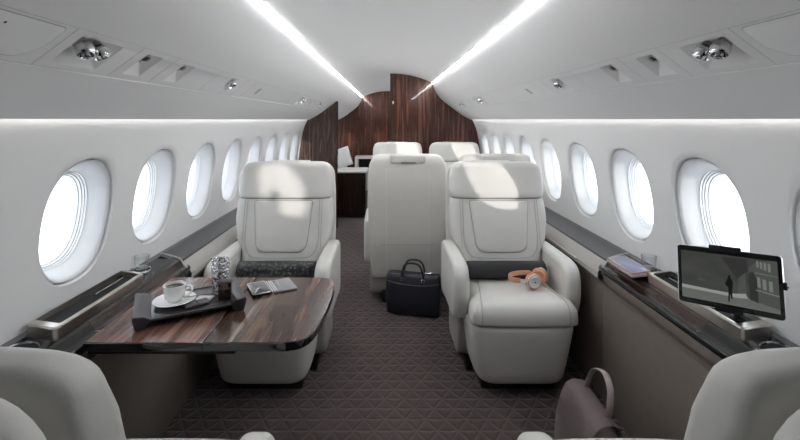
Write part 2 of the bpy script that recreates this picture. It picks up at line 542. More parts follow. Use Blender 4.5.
def band_frame(s, y, t):
    """frame on the service band: u along the cabin, v down the slope, w into the cabin"""
    p = P_T0+(P_T1-P_T0)*t
    d = (P_T1-P_T0).normalized()
    o = Vector((s*p.x, y, EYE+p.y+.001))
    v = Vector((s*d.x, 0, d.y)); u = Vector((0, 1, 0))
    w = Vector((-s*abs(d.y), 0, -d.x)).normalized()
    return frame(o, u, v, w)
BL = (P_T1-P_T0).length
def add_frustum(bm, s, yc, wy, t0, t1, depth):
    m = band_frame(s, yc, 0)
    b = bmesh.new()
    v0, v1 = t0*BL, t1*BL
    top = rrect(wy, v1-v0, .006, 3, 0, (v0+v1)/2)
    # floor of the recess shrinks towards the upper rear corner, so the recess slopes
    bot = rrect(wy*.45, (v1-v0)*.42, .004, 3, -wy*.12, v0+(v1-v0)*.33)
    big = [(x+(x-q[0])*.02/1, y) for (x, y), q in zip(top, bot)]
    rings = [[(x+(x-a)*(.01/depth), y+(y-c)*(.01/depth), .01) for (x, y), (a, c) in zip(top, bot)],
             [(x, y, 0) for x, y in top], [(x, y, -depth) for x, y in bot]]
    rings_to_faces(b, rings)
    merge(bm, b, m)

PAIR_Y, V1_Y, V2_Y, SINGLE_Y, SLOT_Y = 1.065, 1.30, 1.53, 2.00, 2.46
cuts = []
for base in (0.0, 2.60, 5.0):
    cuts += [(PAIR_Y+base, .155, .14, .88, .030), (V1_Y+base, .085, .15, .85, .026), (V2_Y+base, .085, .15, .85, .024), (SINGLE_Y+base, .085, .15, .85, .026)]
for s, nm in ((-1, 'trim_1'), (1, 'trim_2')):
    build_side(s, nm, cuts)

# ceiling light strips
for s in (-1, 1):
    bm = bmesh.new()
    a = Vector((s*.5335, 0, EYE+.472)); b = Vector((s*.5445, 0, EYE+.465))
    pts = [(s*.5365, EYE+.4590), (s*.5408, EYE+.4582)]
    lo = [(x, z-.0) for x, z in pts]; hi = [(x, z+.010) for x, z in pts]
    loop = lo+hi[::-1]
    r0 = [bm.verts.new((x, 1.0, z)) for x, z in loop]; r1 = [bm.verts.new((x, Y_END-.09, z)) for x, z in loop]
    for i in range(4):
        j = (i+1) % 4; bm.faces.new((r0[i], r0[j], r1[j], r1[i]))
    bm.faces.new(r0[::-1]); bm.faces.new(r1)
    o = finish(bm, 'strip', 'light_strip', smooth=0)
    tag(o, 'glowing light strip along the ceiling edge above the %s' % ('seat beside the wooden table' if s < 0 else 'seat with the headphones'), 'light', 'ceiling light strips')
    # wash light tucked under the lip where the sidewall starts
    bm = bmesh.new()
    box(bm, min(s*1.022, s*1.039), max(s*1.022, s*1.039), .90, Y_END-.1, EYE+.006, EYE+.012)
    o = finish(bm, 'cove', 'cove_light', smooth=0)
    tag(o, 'thin glowing cove line above the oval windows on the %s side' % ('table' if s < 0 else 'tablet'), 'light', 'cove lights over the windows')

# floor, ledges, lower panels ------------------------------------
mesh1(lambda bm: box(bm, -1.15, 1.15, Y_BACK, Y_END, -.05, 0), 'carpet', 'floor', kind='structure', smooth=0)
HB = EYE-.662
CON_Y0, CON_Y1 = .32, 2.095
def extrude_gap(pts, mat, name):
    bm = bmesh.new()
    for y0, y1 in ((Y_BACK, CON_Y0), (CON_Y1, Y_END)):
        rows = [[bm.verts.new((x, y, z)) for x, z in pts] for y in (y0, y1)]
        for i in range(len(pts)-1): bm.faces.new((rows[0][i], rows[0][i+1], rows[1][i+1], rows[1][i]))
    return finish(bm, mat, name, kind='structure', smooth=30)
for s, n1, n2, nb in ((-1, 'trim_3', 'trim_5', 'baseboard_left'), (1, 'trim_4', 'trim_6', 'baseboard_right')):
    # dark track band, set a little below the window panel, with a black groove against the wall
    extrude_profile([(s*1.172, 0), (s*1.172, EYE-.655), (s*1.160, EYE-.662), (s*1.148, EYE-.668)], Y_BACK, Y_END, 'gap_grey', n1)
    extrude_gap([(s*1.148, EYE-.664), (s*1.145, EYE-.661), (s*1.046, EYE-.690), (s*1.040, EYE-.697)], 'band', n2)
    extrude_gap([(s*1.044, EYE-.697), (s*1.030, EYE-.700), (s*.993, EYE-.733), (s*.986, EYE-.745), (s*.988, EYE-.77)], 'ledge', 'trim_%d' % (7 if s < 0 else 8))
    extrude_profile([(s*.988, EYE-.77), (s*1.01, EYE-.80), (s*1.02, .20), (s*1.02, 0)], Y_BACK, Y_END, 'taupe', nb)
    mesh1(lambda bm: box(bm, min(s*.975, s*.987), max(s*.975, s*.987), 2.32, 2.75, EYE-.752, EYE-.742, .003), 'nickel', 'trim_%d' % (9 if s < 0 else 10), kind='structure')

# end walls -------------------------------------------------------
def section_outline(inset=0.0):
    """right half of the cabin section from floor to ceiling centre"""
    pts = [(1.02, 0), (1.02, .2), (1.01, EYE-.80), (.99, EYE-.745), (1.04, EYE-.697), (1.148, EYE-.664)]
    pts += [(wall_xs(z)+.0, z) for z in [EYE-.655, EYE-.55, EYE-.4, EYE-.25, EYE-.15, EYE-.08, EYE-.03, EYE+.003]]
    pts += [(1.028, EYE+.004)]
    pts += [(x, EYE+h) for x, h in SP[::-1]]
    pts += [(x, z) for x, z in cpts[1:-1][::-1] if x >= 0]
    return pts
OUT = section_outline()
def section_x_at(z): ...

def clip_panel(pts, x0, x1):
    """clip closed polygon to x0..x1 (Sutherland-Hodgman)"""
    def clip(p, inside, inter):
        out = []
        for i in range(len(p)):
            a, b = p[i-1], p[i]
            if inside(b):
                if not inside(a): out.append(inter(a, b))
                out.append(b)
            elif inside(a): out.append(inter(a, b))
        return out
    def ix(X):
        return lambda a, b: (X, a[1]+(b[1]-a[1])*(X-a[0])/(b[0]-a[0]))
    p = clip(pts, lambda q: q[0] >= x0, ix(x0))
    return clip(p, lambda q: q[0] <= x1, ix(x1))
full = [(x, z) for x, z in OUT] + [(-x, z) for x, z in OUT[::-1] if x > 1e-6]

def panel(name, x0, x1, y0, y1, mat, kind='structure', mats=None):
    poly = clip_panel(full, x0, x1)
    bm = bmesh.new()
    rings_to_faces(bm, [[(x, y0, z) for x, z in poly], [(x, y1, z) for x, z in poly]])
    bmesh.ops.triangulate(bm, faces=[f for f in bm.faces if len(f.verts) > 4])
    return finish(bm, mat, name, kind=kind, smooth=0)
panel('wall_rear', -1.2, 1.2, Y_BACK+.03, Y_BACK+.07, 'wood_cab')
panel('wall_front', -1.2, 1.2, Y_END-.09, Y_END-.03, 'wood_dark')
pr = panel('wall_partition_right', .015, 1.2, 5.46, 5.54, 'wood_dark')
pl = panel('wall_partition_left', -1.2, -.675, 5.46, 5.54, 'wood_left')
# dark edge trims on the free edges of both partitions and a small latch
mesh1(lambda bm: box(bm, .003, .015, 5.455, 5.545, 0, EYE+.583), 'black', 'trim_11', kind='structure')
mesh1(lambda bm: box(bm, -.675, -.665, 5.455, 5.545, 0, EYE+.235), 'wood_cab', 'trim_12', kind='structure')
mesh1(lambda bm: box(bm, .030, .050, 5.448, 5.458, EYE+.20, EYE+.235, .003), 'nickel', 'door_latch', pr)

# overhead service items -------------------------------------------
def spot(bm, r, h):
    lathe(bm, [(r*.55, -h*.5), (r*.8, -h*.45), (r, -.15*h), (r, .25*h), (r*.88, .45*h), (r*.80, .5*h), (r*.74, .42*h), (r*.6, .1*h), (0.0, .05*h)], 24)
def reading_light(s, y, n, label, group):
    root = thing('reading_light', label, 'reading light', band_frame(s, y, .45).to_translation(), group=group)
    m = band_frame(s, y, .45).to_3x3().to_4x4()
    for i in range(n):
        dx = (-.036+.054*i) if n == 2 else -.004
        bm = bmesh.new(); b = bmesh.new()
        tilt = R(radians(22 if i else -18), 'Y') @ R(radians(-16), 'X')
        b2 = bmesh.new(); spot(b2, .0215, .034)
        merge(b, b2, T((dx, -.008, .004)) @ tilt)
        merge(bm, b, m)
        head = finish(bm, 'chrome', 'lamp_head', root, smooth=35)
        bm = bmesh.new(); b = bmesh.new()
        lathe(b, [(0.0, .0), (.0165, 0), (.0165, .003), (0, .003)], 20, T((dx, -.008, .004)) @ tilt @ T((0, 0, .006)))
        merge(bm, b, m); finish(bm, 'glass', 'lens', head)
        bm = bmesh.new(); b = bmesh.new()
        tube(b, [(dx, -.008, -.022), (dx, -.008, -.012)], .016, 16)
        merge(bm, b, m); finish(bm, 'nickel', 'stem', head)
    return root
def air_vent(s, y, label, group, slots=1):
    root = thing('air_vent', label, 'air vent', band_frame(s, y, .4).to_translation(), group=group)
    m = band_frame(s, y, .4).to_3x3().to_4x4()
    bm = bmesh.new(); b = bmesh.new()
    lathe(b, [(.017, -.026), (.019, -.012), (.016, -.006), (.012, -.010), (.012, -.014), (0, -.014)], 20, T((-.008, -.006, 0)))
    merge(bm, b, m); finish(bm, 'nickel', 'nozzle', root)
    bm = bmesh.new(); b = bmesh.new()
    for q in (-.006, 0, .006): box(b, -.02, .004, -.007+q, -.005+q, -.013, -.009)
    merge(bm, b, m); finish(bm, 'black', 'grille', root, smooth=0)
    return root
def slot_vent(s, y, label, group):
    root = thing('slot_vent', label, 'air vent', band_frame(s, y, .5).to_translation(), group=group)
    m = band_frame(s, y, .5).to_3x3().to_4x4()
    for q in (-.012, .008):
        bm = bmesh.new(); b = bmesh.new()
        box(b, q-.003, q+.003, -.024, .024, -.002, .0012, .0008)
        merge(bm, b, m); finish(bm, 'gap_grey', 'slot', root, smooth=0)
    return root
side_txt = {-1: 'over the table side', 1: 'over the tablet side'}
for s in (-1, 1):
    st = side_txt[s]
    reading_light(s, PAIR_Y, 2, 'pair of chrome reading lights in a recess %s, nearest' % st, None)
    air_vent(s, V1_Y, 'first small recessed air nozzle behind the chrome lamp pair %s' % st, None)
    air_vent(s, V2_Y, 'second small recessed air nozzle behind the chrome lamp pair %s' % st, None)
    reading_light(s, SINGLE_Y, 1, 'single small chrome reading light %s' % st, None)
    slot_vent(s, SLOT_Y, 'two thin dark slots in the overhead panel %s, near the single light' % st, None)
    reading_light(s, PAIR_Y+2.6, 2, 'far pair of small chrome reading lights %s' % st, None)
    for q, wd in ((V1_Y+2.6, 'nearer'), (V2_Y+2.6, 'farther')):
        air_vent(s, q, '%s tiny air nozzle past the far lamp pair %s' % (wd, st), None)
    reading_light(s, SINGLE_Y+2.6, 1, 'tiny reading light just before the wooden bulkhead %s' % st, None)
    # flush hatch with chamfered corners, nearest the viewer
    hy0, hy1 = .48, .93
    mm = band_frame(s, 0, 0)
    out = [(hy0, .010), (hy1-.0, .010), (hy1, .075), (hy1-.035, .118), (hy0, .122)]
    root = thing('oxygen_hatch', 'flush white overhead hatch outlined by a thin dark seam %s' % st, 'hatch', mm.to_translation())
    m3 = mm.to_3x3().to_4x4()
    def rp(pl): 
        n = len(pl); o = []
        for i in range(n):
            a, b, c = Vector(pl[i-1]), Vector(pl[i]), Vector(pl[(i+1) % n])
            for t in range(5):
                t /= 4; p1 = b+(a-b).normalized()*.012; p2 = b+(c-b).normalized()*.012
                q = (1-t)**2*p1+2*t*(1-t)*b+t*t*p2; o.append((q.x, q.y))
        return o
    bm = bmesh.new(); rext(bm, rp(out), .0012, .0004, 2, m3); finish(bm, 'liner', 'hatch_cover', root)
    bm = bmesh.new(); rext(bm, offset_poly(rp(out), -.0016), .0005, 0, 1, m3); finish(bm, 'seam', 'seam', root)
    bm = bmesh.new(); b = bmesh.new(); lathe(b, [(0, .0016), (.0028, .0014), (.003, .001)], 12); merge(bm, b, m3 @ T((.80, .035, 0))); finish(bm, 'black', 'screw', root)

# fine seams between the overhead tiles
for s, nm in ((-1, 'trim_13'), (1, 'trim_14')):
    bm = bmesh.new(); m = band_frame(s, 0, 0)
    for y in (.955, 1.215, 1.42, 1.80, 2.16, 2.30, 3.3, 3.55, 4.2, 4.9):
        b = bmesh.new(); box(b, y-.0007, y+.0007, .001, BL-.001, -.001, .0004); merge(bm, b, m)
    for v in (.0005, BL-.001):
        b = bmesh.new(); box(b, Y_BACK, Y_END-.1, v-.0005, v+.0005, -.001, .0004); merge(bm, b, m)
    finish(bm, 'softseam', nm, kind='structure', smooth=0)

# ------------------------------------------------------------------ seats
def yf(z): return -.050+.145*(z-.47)/.53      # front face of the reclined back (local y, seat faces -y)
def ring(z, a, y0, y1, n=5, N=56):
    c, b = (y0+y1)/2, (y1-y0)/2
    return [(x, c+y, z) for x, y in sup(a, b, n, N)]

def interp(tab, z):
    for (z0, v0), (z1, v1) in zip(tab, tab[1:]):
        if z0 <= z <= z1:
            t = (z-z0)/(z1-z0); t = t*t*(3-2*t); return v0+(v1-v0)*t
    return tab[0][1] if z < tab[0][0] else tab[-1][1]

def arm_profile():
    raw = [(.20, .30), (.225, .45), (.215, .59), (.17, .620), (.05, .628), (-.12, .630), (-.245, .627), (-.308, .598), (-.333, .53), (-.328, .44), (-.295, .365), (-.235, .325), (.0, .31)]
    return [(p.x, p.y) for p in catmull([(a, b, 0) for a, b in raw], 5, True)]

def make_seat():
    root = bpy.data.objects.new('cabin_seat', None); COL.objects.link(root); root.empty_display_size = .05
    # backrest cushion
    W1 = [(.40, .228), (.58, .240), (.68, .278), (.78, .291), (.895, .283)]
    bm = bmesh.new(); rings = []
    zs = [.40+.495*i/24 for i in range(25)]
    rings.append(ring(.39, .215, yf(.40)+.02, .165))
    for z in zs:
        e = 0
        if z > .88: e = .006*((z-.88)/.015)**2
        rings.append(ring(z, interp(W1, z)-e, yf(z)+e, .180))
    rings_to_faces(bm, rings)
    back = finish(bm, 'leather', 'backrest', root, smooth=50)
    # raised inset panel
    def fy(z, off): return yf(z)-off
    poly = []
    for q in rrect(1, 1, [.05, .05, .17, .17], 8):
        v = q[1]+.5
        z = .600+.285*v
        hw = (.142+.032*v)
        poly.append((q[0]*2*hw, z))
    def front_slab(poly, thick, off, r, mat, name, parent):
        bm = bmesh.new(); rext(bm, poly, thick, r, 3)
        for v in bm.verts:
            x, z, w = v.co
            v.co = (x, fy(z, off)-w, z)
        return finish(bm, mat, name, parent, smooth=50)
    front_slab(offset_poly(poly, -.004), .004, -.002, .001, 'seam', 'seam', back)
    front_slab(poly, .011, -.002, .007, 'leather', 'inset_panel', back)
    # U-shaped seams that frame the inset
    for s in (-1, 1):
        pts = [(s*.215, .893-.36*v) for v in (0, .3, .6)] + [(s*.203, .615), (s*.178, .582), (s*.13, .570), (0, .568)]
        pts = catmull([(x, z, 0) for x, z in pts], 6)
        bm = bmesh.new(); tube(bm, [(p.x, fy(p.y, .0005), p.y) for p in pts], .0016, 6)
        finish(bm, 'seam', 'seam', back)
        pts2 = [(s*(.230), .893-.28*v) for v in (0, .3, .6, 1)]
        bm = bmesh.new(); tube(bm, [(x, fy(z, -.0005), z) for x, z in pts2], .0012, 6)
        finish(bm, 'seam', 'seam', back)
    # headrest
    W2 = [(.900, .278), (.95, .286), (1.02, .282), (1.07, .272)]
    bm = bmesh.new(); rings = []
    for t in range(5):
        a = pi/2*t/4; e = .012*(1-sin(a)); z = .900+.012*(1-cos(a))
        rings.append(ring(z, interp(W2, z)-e, yf(z)-.012+e, .190-e, 4.5))
    for z in [.92+.14*i/8 for i in range(9)]:
        rings.append(ring(z, interp(W2, z), yf(z)-.014-.004*sin(pi*(z-.90)/.2), .195, 4.5))
    z0, rr = 1.060, .050
    for t in range(1, 9):
        a = pi/2*t/8; k = 1-cos(a)
        rings.append(ring(z0+rr*sin(a), interp(W2, z0)-.070*k**1.15-.010*t/8, yf(z0)-.014+.040*k, .195-.020*k, 4.5-1.1*k))
    rings_to_faces(bm, rings)
    hr = finish(bm, 'leather', 'headrest', root, smooth=60)
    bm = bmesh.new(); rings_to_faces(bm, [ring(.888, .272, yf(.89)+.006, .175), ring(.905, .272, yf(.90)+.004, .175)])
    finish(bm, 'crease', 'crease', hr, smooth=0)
    # rear shell
    WS = [(.18, .262), (.40, .280), (.70, .292), (.90, .291), (1.02, .286)]
    YR = [(.18, .225), (.5, .265), (.9, .277), (1.02, .271)]
    bm = bmesh.new(); rings = [ring(.185, .235, .165, .208), ring(.192, .250, .155, .219)]
    for z in [.205+.815*i/24 for i in range(25)]:
        rings.append(ring(z, interp(WS, z), .187, interp(YR, z), 4.2))
    for t in range(1, 9):
        a = pi/2*t/8; k = 1-cos(a)
        rings.append(ring(1.02+.085*sin(a), .286-.070*k-.010*(t/8), .189+.01*k, .271-.035*k, 4.2-.8*k))
    rings_to_faces(bm, rings)
    sh = finish(bm, 'leather', 'back_shell', root, smooth=50)
    for x in (-.155, .155):
        bm = bmesh.new()
        tube(bm, [(x*(1 if z > .4 else 1-.1*(.4-z)), interp(YR, z)+.0005, z) for z in [.22+.79*i/20 for i in range(21)]], .0016, 6)
        finish(bm, 'stitch', 'stitching', sh)
    bm = bmesh.new(); tube(bm, [(x, interp(YR, .45)+.0008, .45) for x in (-.20, -.1, 0, .1, .20)], .0014, 6)
    finish(bm, 'seam', 'seam', sh)
    bm = bmesh.new(); box(bm, -.125, .125, .215, .278, 1.050, 1.108, .010, 3); tb = finish(bm, 'leather', 'grab_handle', sh)
    bm = bmesh.new(); box(bm, -.06, .05, .274, .280, 1.050, 1.060, .002, 2); finish(bm, 'gap_grey', 'slot', tb)
    # seat cushion: wide in front of the arms, narrower between them
    def cush(z, off, y_off=None):
        pts = []
        hw = .262-off; yfr = -.458+off; hb_ = .231-off; yb = .10
        half = [(hb_, yb), (hb_, -.24), (hb_+(hw-hb_)*.15, -.30), (hb_+(hw-hb_)*.85, -.345), (hw, -.385), (hw, yfr+.035), (hw-.010, yfr+.010), (hw-.035, yfr), (hw*.5, yfr-.006), (0, yfr-.008)]
        loop = [(-x, y, 0) for x, y in half[::-1]][::-1] + [(x, y, 0) for x, y in half[::-1][1:]]
        q = []
        for a, b in zip(loop, loop[1:]+loop[:1]):
            for k in range(4): q.append((a[0]+(b[0]-a[0])*k/4, a[1]+(b[1]-a[1])*k/4, z))
        return q
    def ctop(x, y):      # crown and slope of the cushion top
        return -.012*max(0, (y+.38))/.4 - .010*max(0, -(y+.38)/.08) - .006*(abs(x)/.26)**4
    bm = bmesh.new()
    rings = [cush(.375, .012), cush(.380, .003), cush(.392, 0), cush(.430, 0)]
    for t in range(1, 8):
        a = pi/2*t/7; rings.append(cush(.430+.055*sin(a), .045*(1-cos(a))))
    last = rings[-1]
    for k in (.8, .6, .4, .2, .05): rings.append([(x*k, -.18+(y+.18)*k, .4865) for x, y, z in last])
    rings_to_faces(bm, rings)
    for v in bm.verts:
        if v.co.z > .43: v.co.z += ctop(v.co.x, v.co.y)
    cu = finish(bm, 'leather', 'seat_cushion', root, smooth=55)
    for s in (-1, 1):
        pts = catmull([(s*.160, -.05, 0), (s*.166, -.15, 0), (s*.185, -.28, 0), (s*.200, -.37, 0), (s*.207, -.418, 0)], 6)
        zz = [(p.x, p.y, .4872+ctop(p.x, p.y)-.0) for p in pts]
        l = zz[-1]
        zz += [(l[0]+s*.002, -.440, .468), (l[0]+s*.003, -.455, .445), (l[0]+s*.004, -.4615, .42), (l[0]+s*.004, -.4615, .385)]
        bm = bmesh.new(); tube(bm, zz, .0017, 6); finish(bm, 'seam', 'seam', cu)
    # front skirt / base
    bm = bmesh.new()
    def sk(z, e=0):
        t = (z-.075)/.29; t = min(1, max(0, t)); w = .218+.046*t**.8
        return ring(z, w-e, -.408-.048*t**.8+e, .18-e, 7)
    rings = [sk(.062, .03), sk(.067, .014), sk(.077, .005), sk(.095, 0)] + [sk(.095+.25*i/8) for i in range(1, 9)] + [sk(.360, .003), sk(.368, .010)]
    rings_to_faces(bm, rings)
    finish(bm, 'leather', 'seat_base', root, smooth=55)
    # side shrouds below the arms
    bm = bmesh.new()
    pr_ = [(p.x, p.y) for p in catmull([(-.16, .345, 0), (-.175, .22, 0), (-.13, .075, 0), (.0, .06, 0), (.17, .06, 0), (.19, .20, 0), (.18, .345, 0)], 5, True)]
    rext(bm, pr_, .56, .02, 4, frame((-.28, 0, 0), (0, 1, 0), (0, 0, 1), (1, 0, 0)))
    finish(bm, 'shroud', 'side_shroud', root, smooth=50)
    mesh1(lambda b: box(b, -.19, .19, -.33, .20, .0, .09, .01), 'plinth', 'pedestal', root)
    for q in (-.235, .20): mesh1(lambda b: box(b, q, q+.035, -.17, .0, 0, .060, .006), 'black', 'floor_track', root)
    # arms
    ap = arm_profile()
    for s in (-1, 1):
        bm = bmesh.new()
        x0 = .242 if s > 0 else -.325
        rext(bm, ap, .083, .026, 5, frame((x0, 0, 0), (0, 1, 0), (0, 0, 1), (1, 0, 0)))
        for v in bm.verts:      # the arm flares a little outward towards its front top
            v.co.x += s*.002*max(0, (v.co.z-.33)/.3)*max(0, min(1, (.2-v.co.y)/.5))
        a = finish(bm, 'leather', 'armrest', root, smooth=60)
        bm = bmesh.new()
        tube(bm, [(s*(.246+.002*max(0, (z-.33)/.3)*max(0, min(1, (.2-y)/.5)))-s*.0035, y, z) for y, z in offset_poly(ap, .030)], .0014, 6, closed=True)
        finish(bm, 'seam', 'seam', a)
    return root

seat0 = make_seat()
seats = [
    ((-.655, 2.52), 0, 'white leather seat facing us behind the wooden table, sunlight across its headrest'),
    ((.630, 2.52), 0, 'white leather seat facing us with headphones on its cushion'),
    ((.115, 3.43), pi, 'white leather seat seen from behind, black briefcase standing at its back'),
    ((.785, 3.43), pi, 'white seat facing away, mostly hidden behind the seat with the headphones'),
    ((.085, 4.85), 0, 'far white seat facing us, only its headrest showing over the seat behind the briefcase'),
    ((.745, 4.85), 0, 'far white seat facing us in front of the bulkhead, beside the sidewall windows'),
    ((-.635, .625), pi, 'nearest white seat, its back cropped by the lower corner below the wooden table'),
    ((.605, .625), pi, 'nearest white seat, its back cropped by the lower corner below the tablet'),
]
for i, ((x, y), rz, lb) in enumerate(seats):
    o = seat0 if i == 0 else copy_tree(seat0)
    o.location = (x, y, 0); o.rotation_euler = (0, 0, rz)
    tag(o, lb, 'seat', 'cabin seats')
    if y < 1:       # these two have their cushions slid forward
        for c in o.children:
            if c.name.startswith(('seat_cushion', 'seat_base')): c.location.y = -.15
            if c.name.startswith('armrest'): c.location.y = -.13
            if c.name.startswith('back_shell'):
                for g in list(c.children):
                    if g.name.startswith('grab_handle'):
                        for h in list(g.children): bpy.data.objects.remove(h)
                        bpy.data.objects.remove(g)

# ------------------------------------------------------------------ side consoles
def slope_z(x, off=0):          # console top rises in a soft step towards the sidewall
    x = abs(x)
    if x < 1.018: h = -.712
    elif x < 1.050: t = (x-1.018)/.032; h = -.712+.030*t*t*(3-2*t)
    else: h = -.682+.016*(x-1.05)/.11
    return EYE+h+off
def build_console(s, label):
    root = thing('side_console', label, 'console', (s*1.08, 1.2, 0))
    root.location = (0, 0, 0)
    y0, y1 = .30, 2.13
    X = lambda v: s*v
    # lower body in taupe leather, with rounded far corner
    bm = bmesh.new()
    poly = rrect(.155, y1-y0, [.02, .05, .05, .02] if s > 0 else [.05, .02, .02, .05], 6, X(1.088), (y0+y1)/2)
    b = bmesh.new(); rext(b, poly, EYE-.742, .006, 2); merge(bm, b)
    body = finish(bm, 'taupe', 'cabinet_body', root, smooth=50)
    # black top slab with rounded nose and rounded far corner
    xs = [1.168, 1.13, 1.09, 1.05, 1.044, 1.038, 1.031, 1.024, 1.018, 1.008]
    loop = [(x, slope_z(x)) for x in xs] + [(1.000, EYE-.714), (.996, EYE-.720), (.995, EYE-.728), (.997, EYE-.738), (1.004, EYE-.743), (1.02, EYE-.744), (1.168, EYE-.744)]
    rings = []
    for k in range(0, 11):
        a = pi/2*k/10; y = y1-.035+.035*sin(a); xi = .995+.035*(1-cos(a))
        rings.append([(X(x if x > 1.16 else xi+(x-.995)*(1.168-xi)/(1.168-.995)), y, z) for x, z in loop])
    rings.insert(0, [(X(x), y0, z) for x, z in loop])
    bm = bmesh.new(); rings_to_faces(bm, rings)
    finish(bm, 'blackgloss', 'console_top', root, smooth=50)
    # veneer inlay
    bm = bmesh.new(); xs = [1.0045, 1.012, 1.018, 1.024, 1.031, 1.038, 1.044, 1.052]
    rings = [[(X(x), y, slope_z(x)+.0006) for x in xs] + [(X(x), y, slope_z(x)-.001) for x in xs[::-1]] for y in (1.455, 2.04)]
    rings_to_faces(bm, rings)
    finish(bm, 'wood_console', 'veneer_inlay', root)
    mesh1(lambda b: box(b, min(X(1.005), X(1.05)), max(X(1.005), X(1.05)), 1.450, 1.4535, slope_z(1.0)-.001, slope_z(1.0)+.0012), 'nickel', 'divider_strip', root)
    # raised nickel housing with a black well
    bx0, bx1, by0, by1 = 1.056, 1.150, 1.325, 1.81
    def shear(b):
        for v in b.verts: v.co.z += slope_z(v.co.x, 0)
    bm = bmesh.new()
    o_ = rrect(bx1-bx0, by1-by0, .014, 5, X((bx0+bx1)/2), (by0+by1)/2)
    i_ = rrect(bx1-bx0-.016, by1-by0-.05, .006, 5, X((bx0+bx1)/2+.002), (by0+by1)/2+.006)
    rings = [[(x, y, 0) for x, y in offset_poly(o_, -.001)], [(x, y, .034) for x, y in o_], [(x, y, .039) for x, y in offset_poly(o_, .005)],
             [(x, y, .039) for x, y in i_], [(x, y, .018) for x, y in i_]]
    rings_to_faces(bm, rings, False, False); shear(bm)
    hs = finish(bm, 'nickel', 'nickel_housing', root, smooth=35)
    bm = bmesh.new(); rext(bm, i_, .006, .0, 1); 
    for v in bm.verts: v.co.z += .015
    shear(bm); finish(bm, 'black', 'well', hs)
    bm = bmesh.new(); tube(bm, [(X(1.118), by0+.27, .024), (X(1.118), by0+.44, .024)], .003, 8); shear(bm)
    finish(bm, 'darkchrome', 'slide_rail', hs)
    # cup holders: near one and far one
    for (cy, cx_, rx, ry) in ((1.245, 1.100, .042, .050), (1.92, 1.129, .0325, .040)):
        bm = bmesh.new()
        lathe(bm, [(1.10, 0), (1.10, .005), (1.04, .008), (.97, .005), (.96, .0015)], 36, Matrix.Diagonal((rx, ry, 1, 1)))
        bmesh.ops.transform(bm, matrix=T((X(cx_), cy, 0)), verts=bm.verts[:]); shear(bm)
        ch = finish(bm, 'darkchrome' if cy < 1.5 else 'chrome', 'cup_holder', root)
        bm = bmesh.new()
        lathe(bm, [(.97, .003), (.9, .0018), (0, .0012)], 36, Matrix.Diagonal((rx, ry, 1, 1)))
        bmesh.ops.transform(bm, matrix=T((X(cx_), cy, 0)), verts=bm.verts[:]); shear(bm)
        finish(bm, 'black', 'cup_well', ch)
    # nickel end frame where the console meets the ledge
    bm = bmesh.new()
    pts = [(X(1.155), 2.135, .004), (X(1.10), 2.125, .004), (X(1.03), 2.10, .002), (X(1.005), 2.085, -.004), (X(1.000), 2.07, -.03)]
    tube(bm, catmull(pts, 5), .005, 8); shear(bm)
    finish(bm, 'nickel', 'end_trim', root)
    return root
build_console(-1, 'black topped side console with nickel housing beside the wooden table')
build_console(1, 'black topped side console with nickel housing below the tablet screen')

# ------------------------------------------------------------------ folding table
TZ = EYE-.700
tbl = thing('folding_table', 'glossy dark wood table with black rim extending from the side console', 'table', (-.62, 1.63, 0))
tbl.location = (0, 0, 0)
def table_outline(x0, x1):
    """table plan clipped between x0 and x1"""
    pts = [(-.992, 1.353), (-.36, 1.353)]
    for p in catmull([(-.36, 1.353, 0), (-.315, 1.368, 0), (-.285, 1.41, 0), (-.268, 1.50, 0), (-.259, 1.62, 0), (-.256, 1.74, 0), (-.262, 1.84, 0), (-.285, 1.895, 0), (-.34, 1.915, 0)], 5)[1:]:
        pts.append((p.x, p.y))
    pts.append((-.992, 1.915))
    return clip_panel(pts, x0, x1)
SEAM = -.617
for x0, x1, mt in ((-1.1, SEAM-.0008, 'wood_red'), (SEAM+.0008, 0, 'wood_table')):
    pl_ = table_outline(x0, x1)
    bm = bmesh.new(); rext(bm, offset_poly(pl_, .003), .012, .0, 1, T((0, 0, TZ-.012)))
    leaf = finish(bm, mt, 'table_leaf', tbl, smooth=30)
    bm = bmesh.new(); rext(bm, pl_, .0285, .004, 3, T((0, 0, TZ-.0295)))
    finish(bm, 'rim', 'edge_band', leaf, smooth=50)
# hinges under the seam and the support arms
for q in (1.42, 1.80): mesh1(lambda b: box(b, -.66, -.575, q, q+.05, TZ-.040, TZ-.0305, .002), 'nickel', 'hinge', tbl)
for q in (1.37, 1.86): mesh1(lambda b: box(b, -.99, -.52, q, q+.03, TZ-.046, TZ-.031, .003), 'black', 'support_arm', tbl)

# ------------------------------------------------------------------ tray and what stands on it
TRO = Vector((-.770, 1.605, TZ)); TRA = math.atan2(.165, .31)
tray = thing('serving_tray', 'dark leather serving tray with raised ends standing on the wooden table', 'tray', TRO, TRA)
TW, TD, TH = .355, .225, .030
bm = bmesh.new(); rext(bm, rrect(TW, TD, .008, 4), .008, .002, 2, T((0, 0, TH-.008)))
finish(bm, 'tray', 'tray_plate', tray)
for s in (-1, 1):
    bm = bmesh.new()
    prof = [(s*(TW/2-.052), TH-.001), (s*(TW/2-.030), TH+.012), (s*(TW/2+.002), TH+.017), (s*(TW/2+.006), TH+.008), (s*(TW/2-.004), 0.001), (s*(TW/2-.032), .001)]
    rings_to_faces(bm, [[(x, y, z) for x, z in prof] for y in (-TD/2-.004, TD/2+.004)])
    bmesh.ops.bevel(bm, geom=bm.edges[:], offset=.002, segments=2, affect='EDGES')
    finish(bm, 'tray', 'tray_end', tray)
bm = bmesh.new()
for w, d in ((TW-.125, TD-.03),): tube(bm, [(x, y, TH+.0005) for x, y in rrect(w, d, .006, 3)], .0012, 6, closed=True)
finish(bm, 'black', 'seam', tray)
trm = T(TRO) @ R(TRA, 'Z')
def on_tray(x, y, z=.0005): return trm @ Vector((x, y, TH+z))

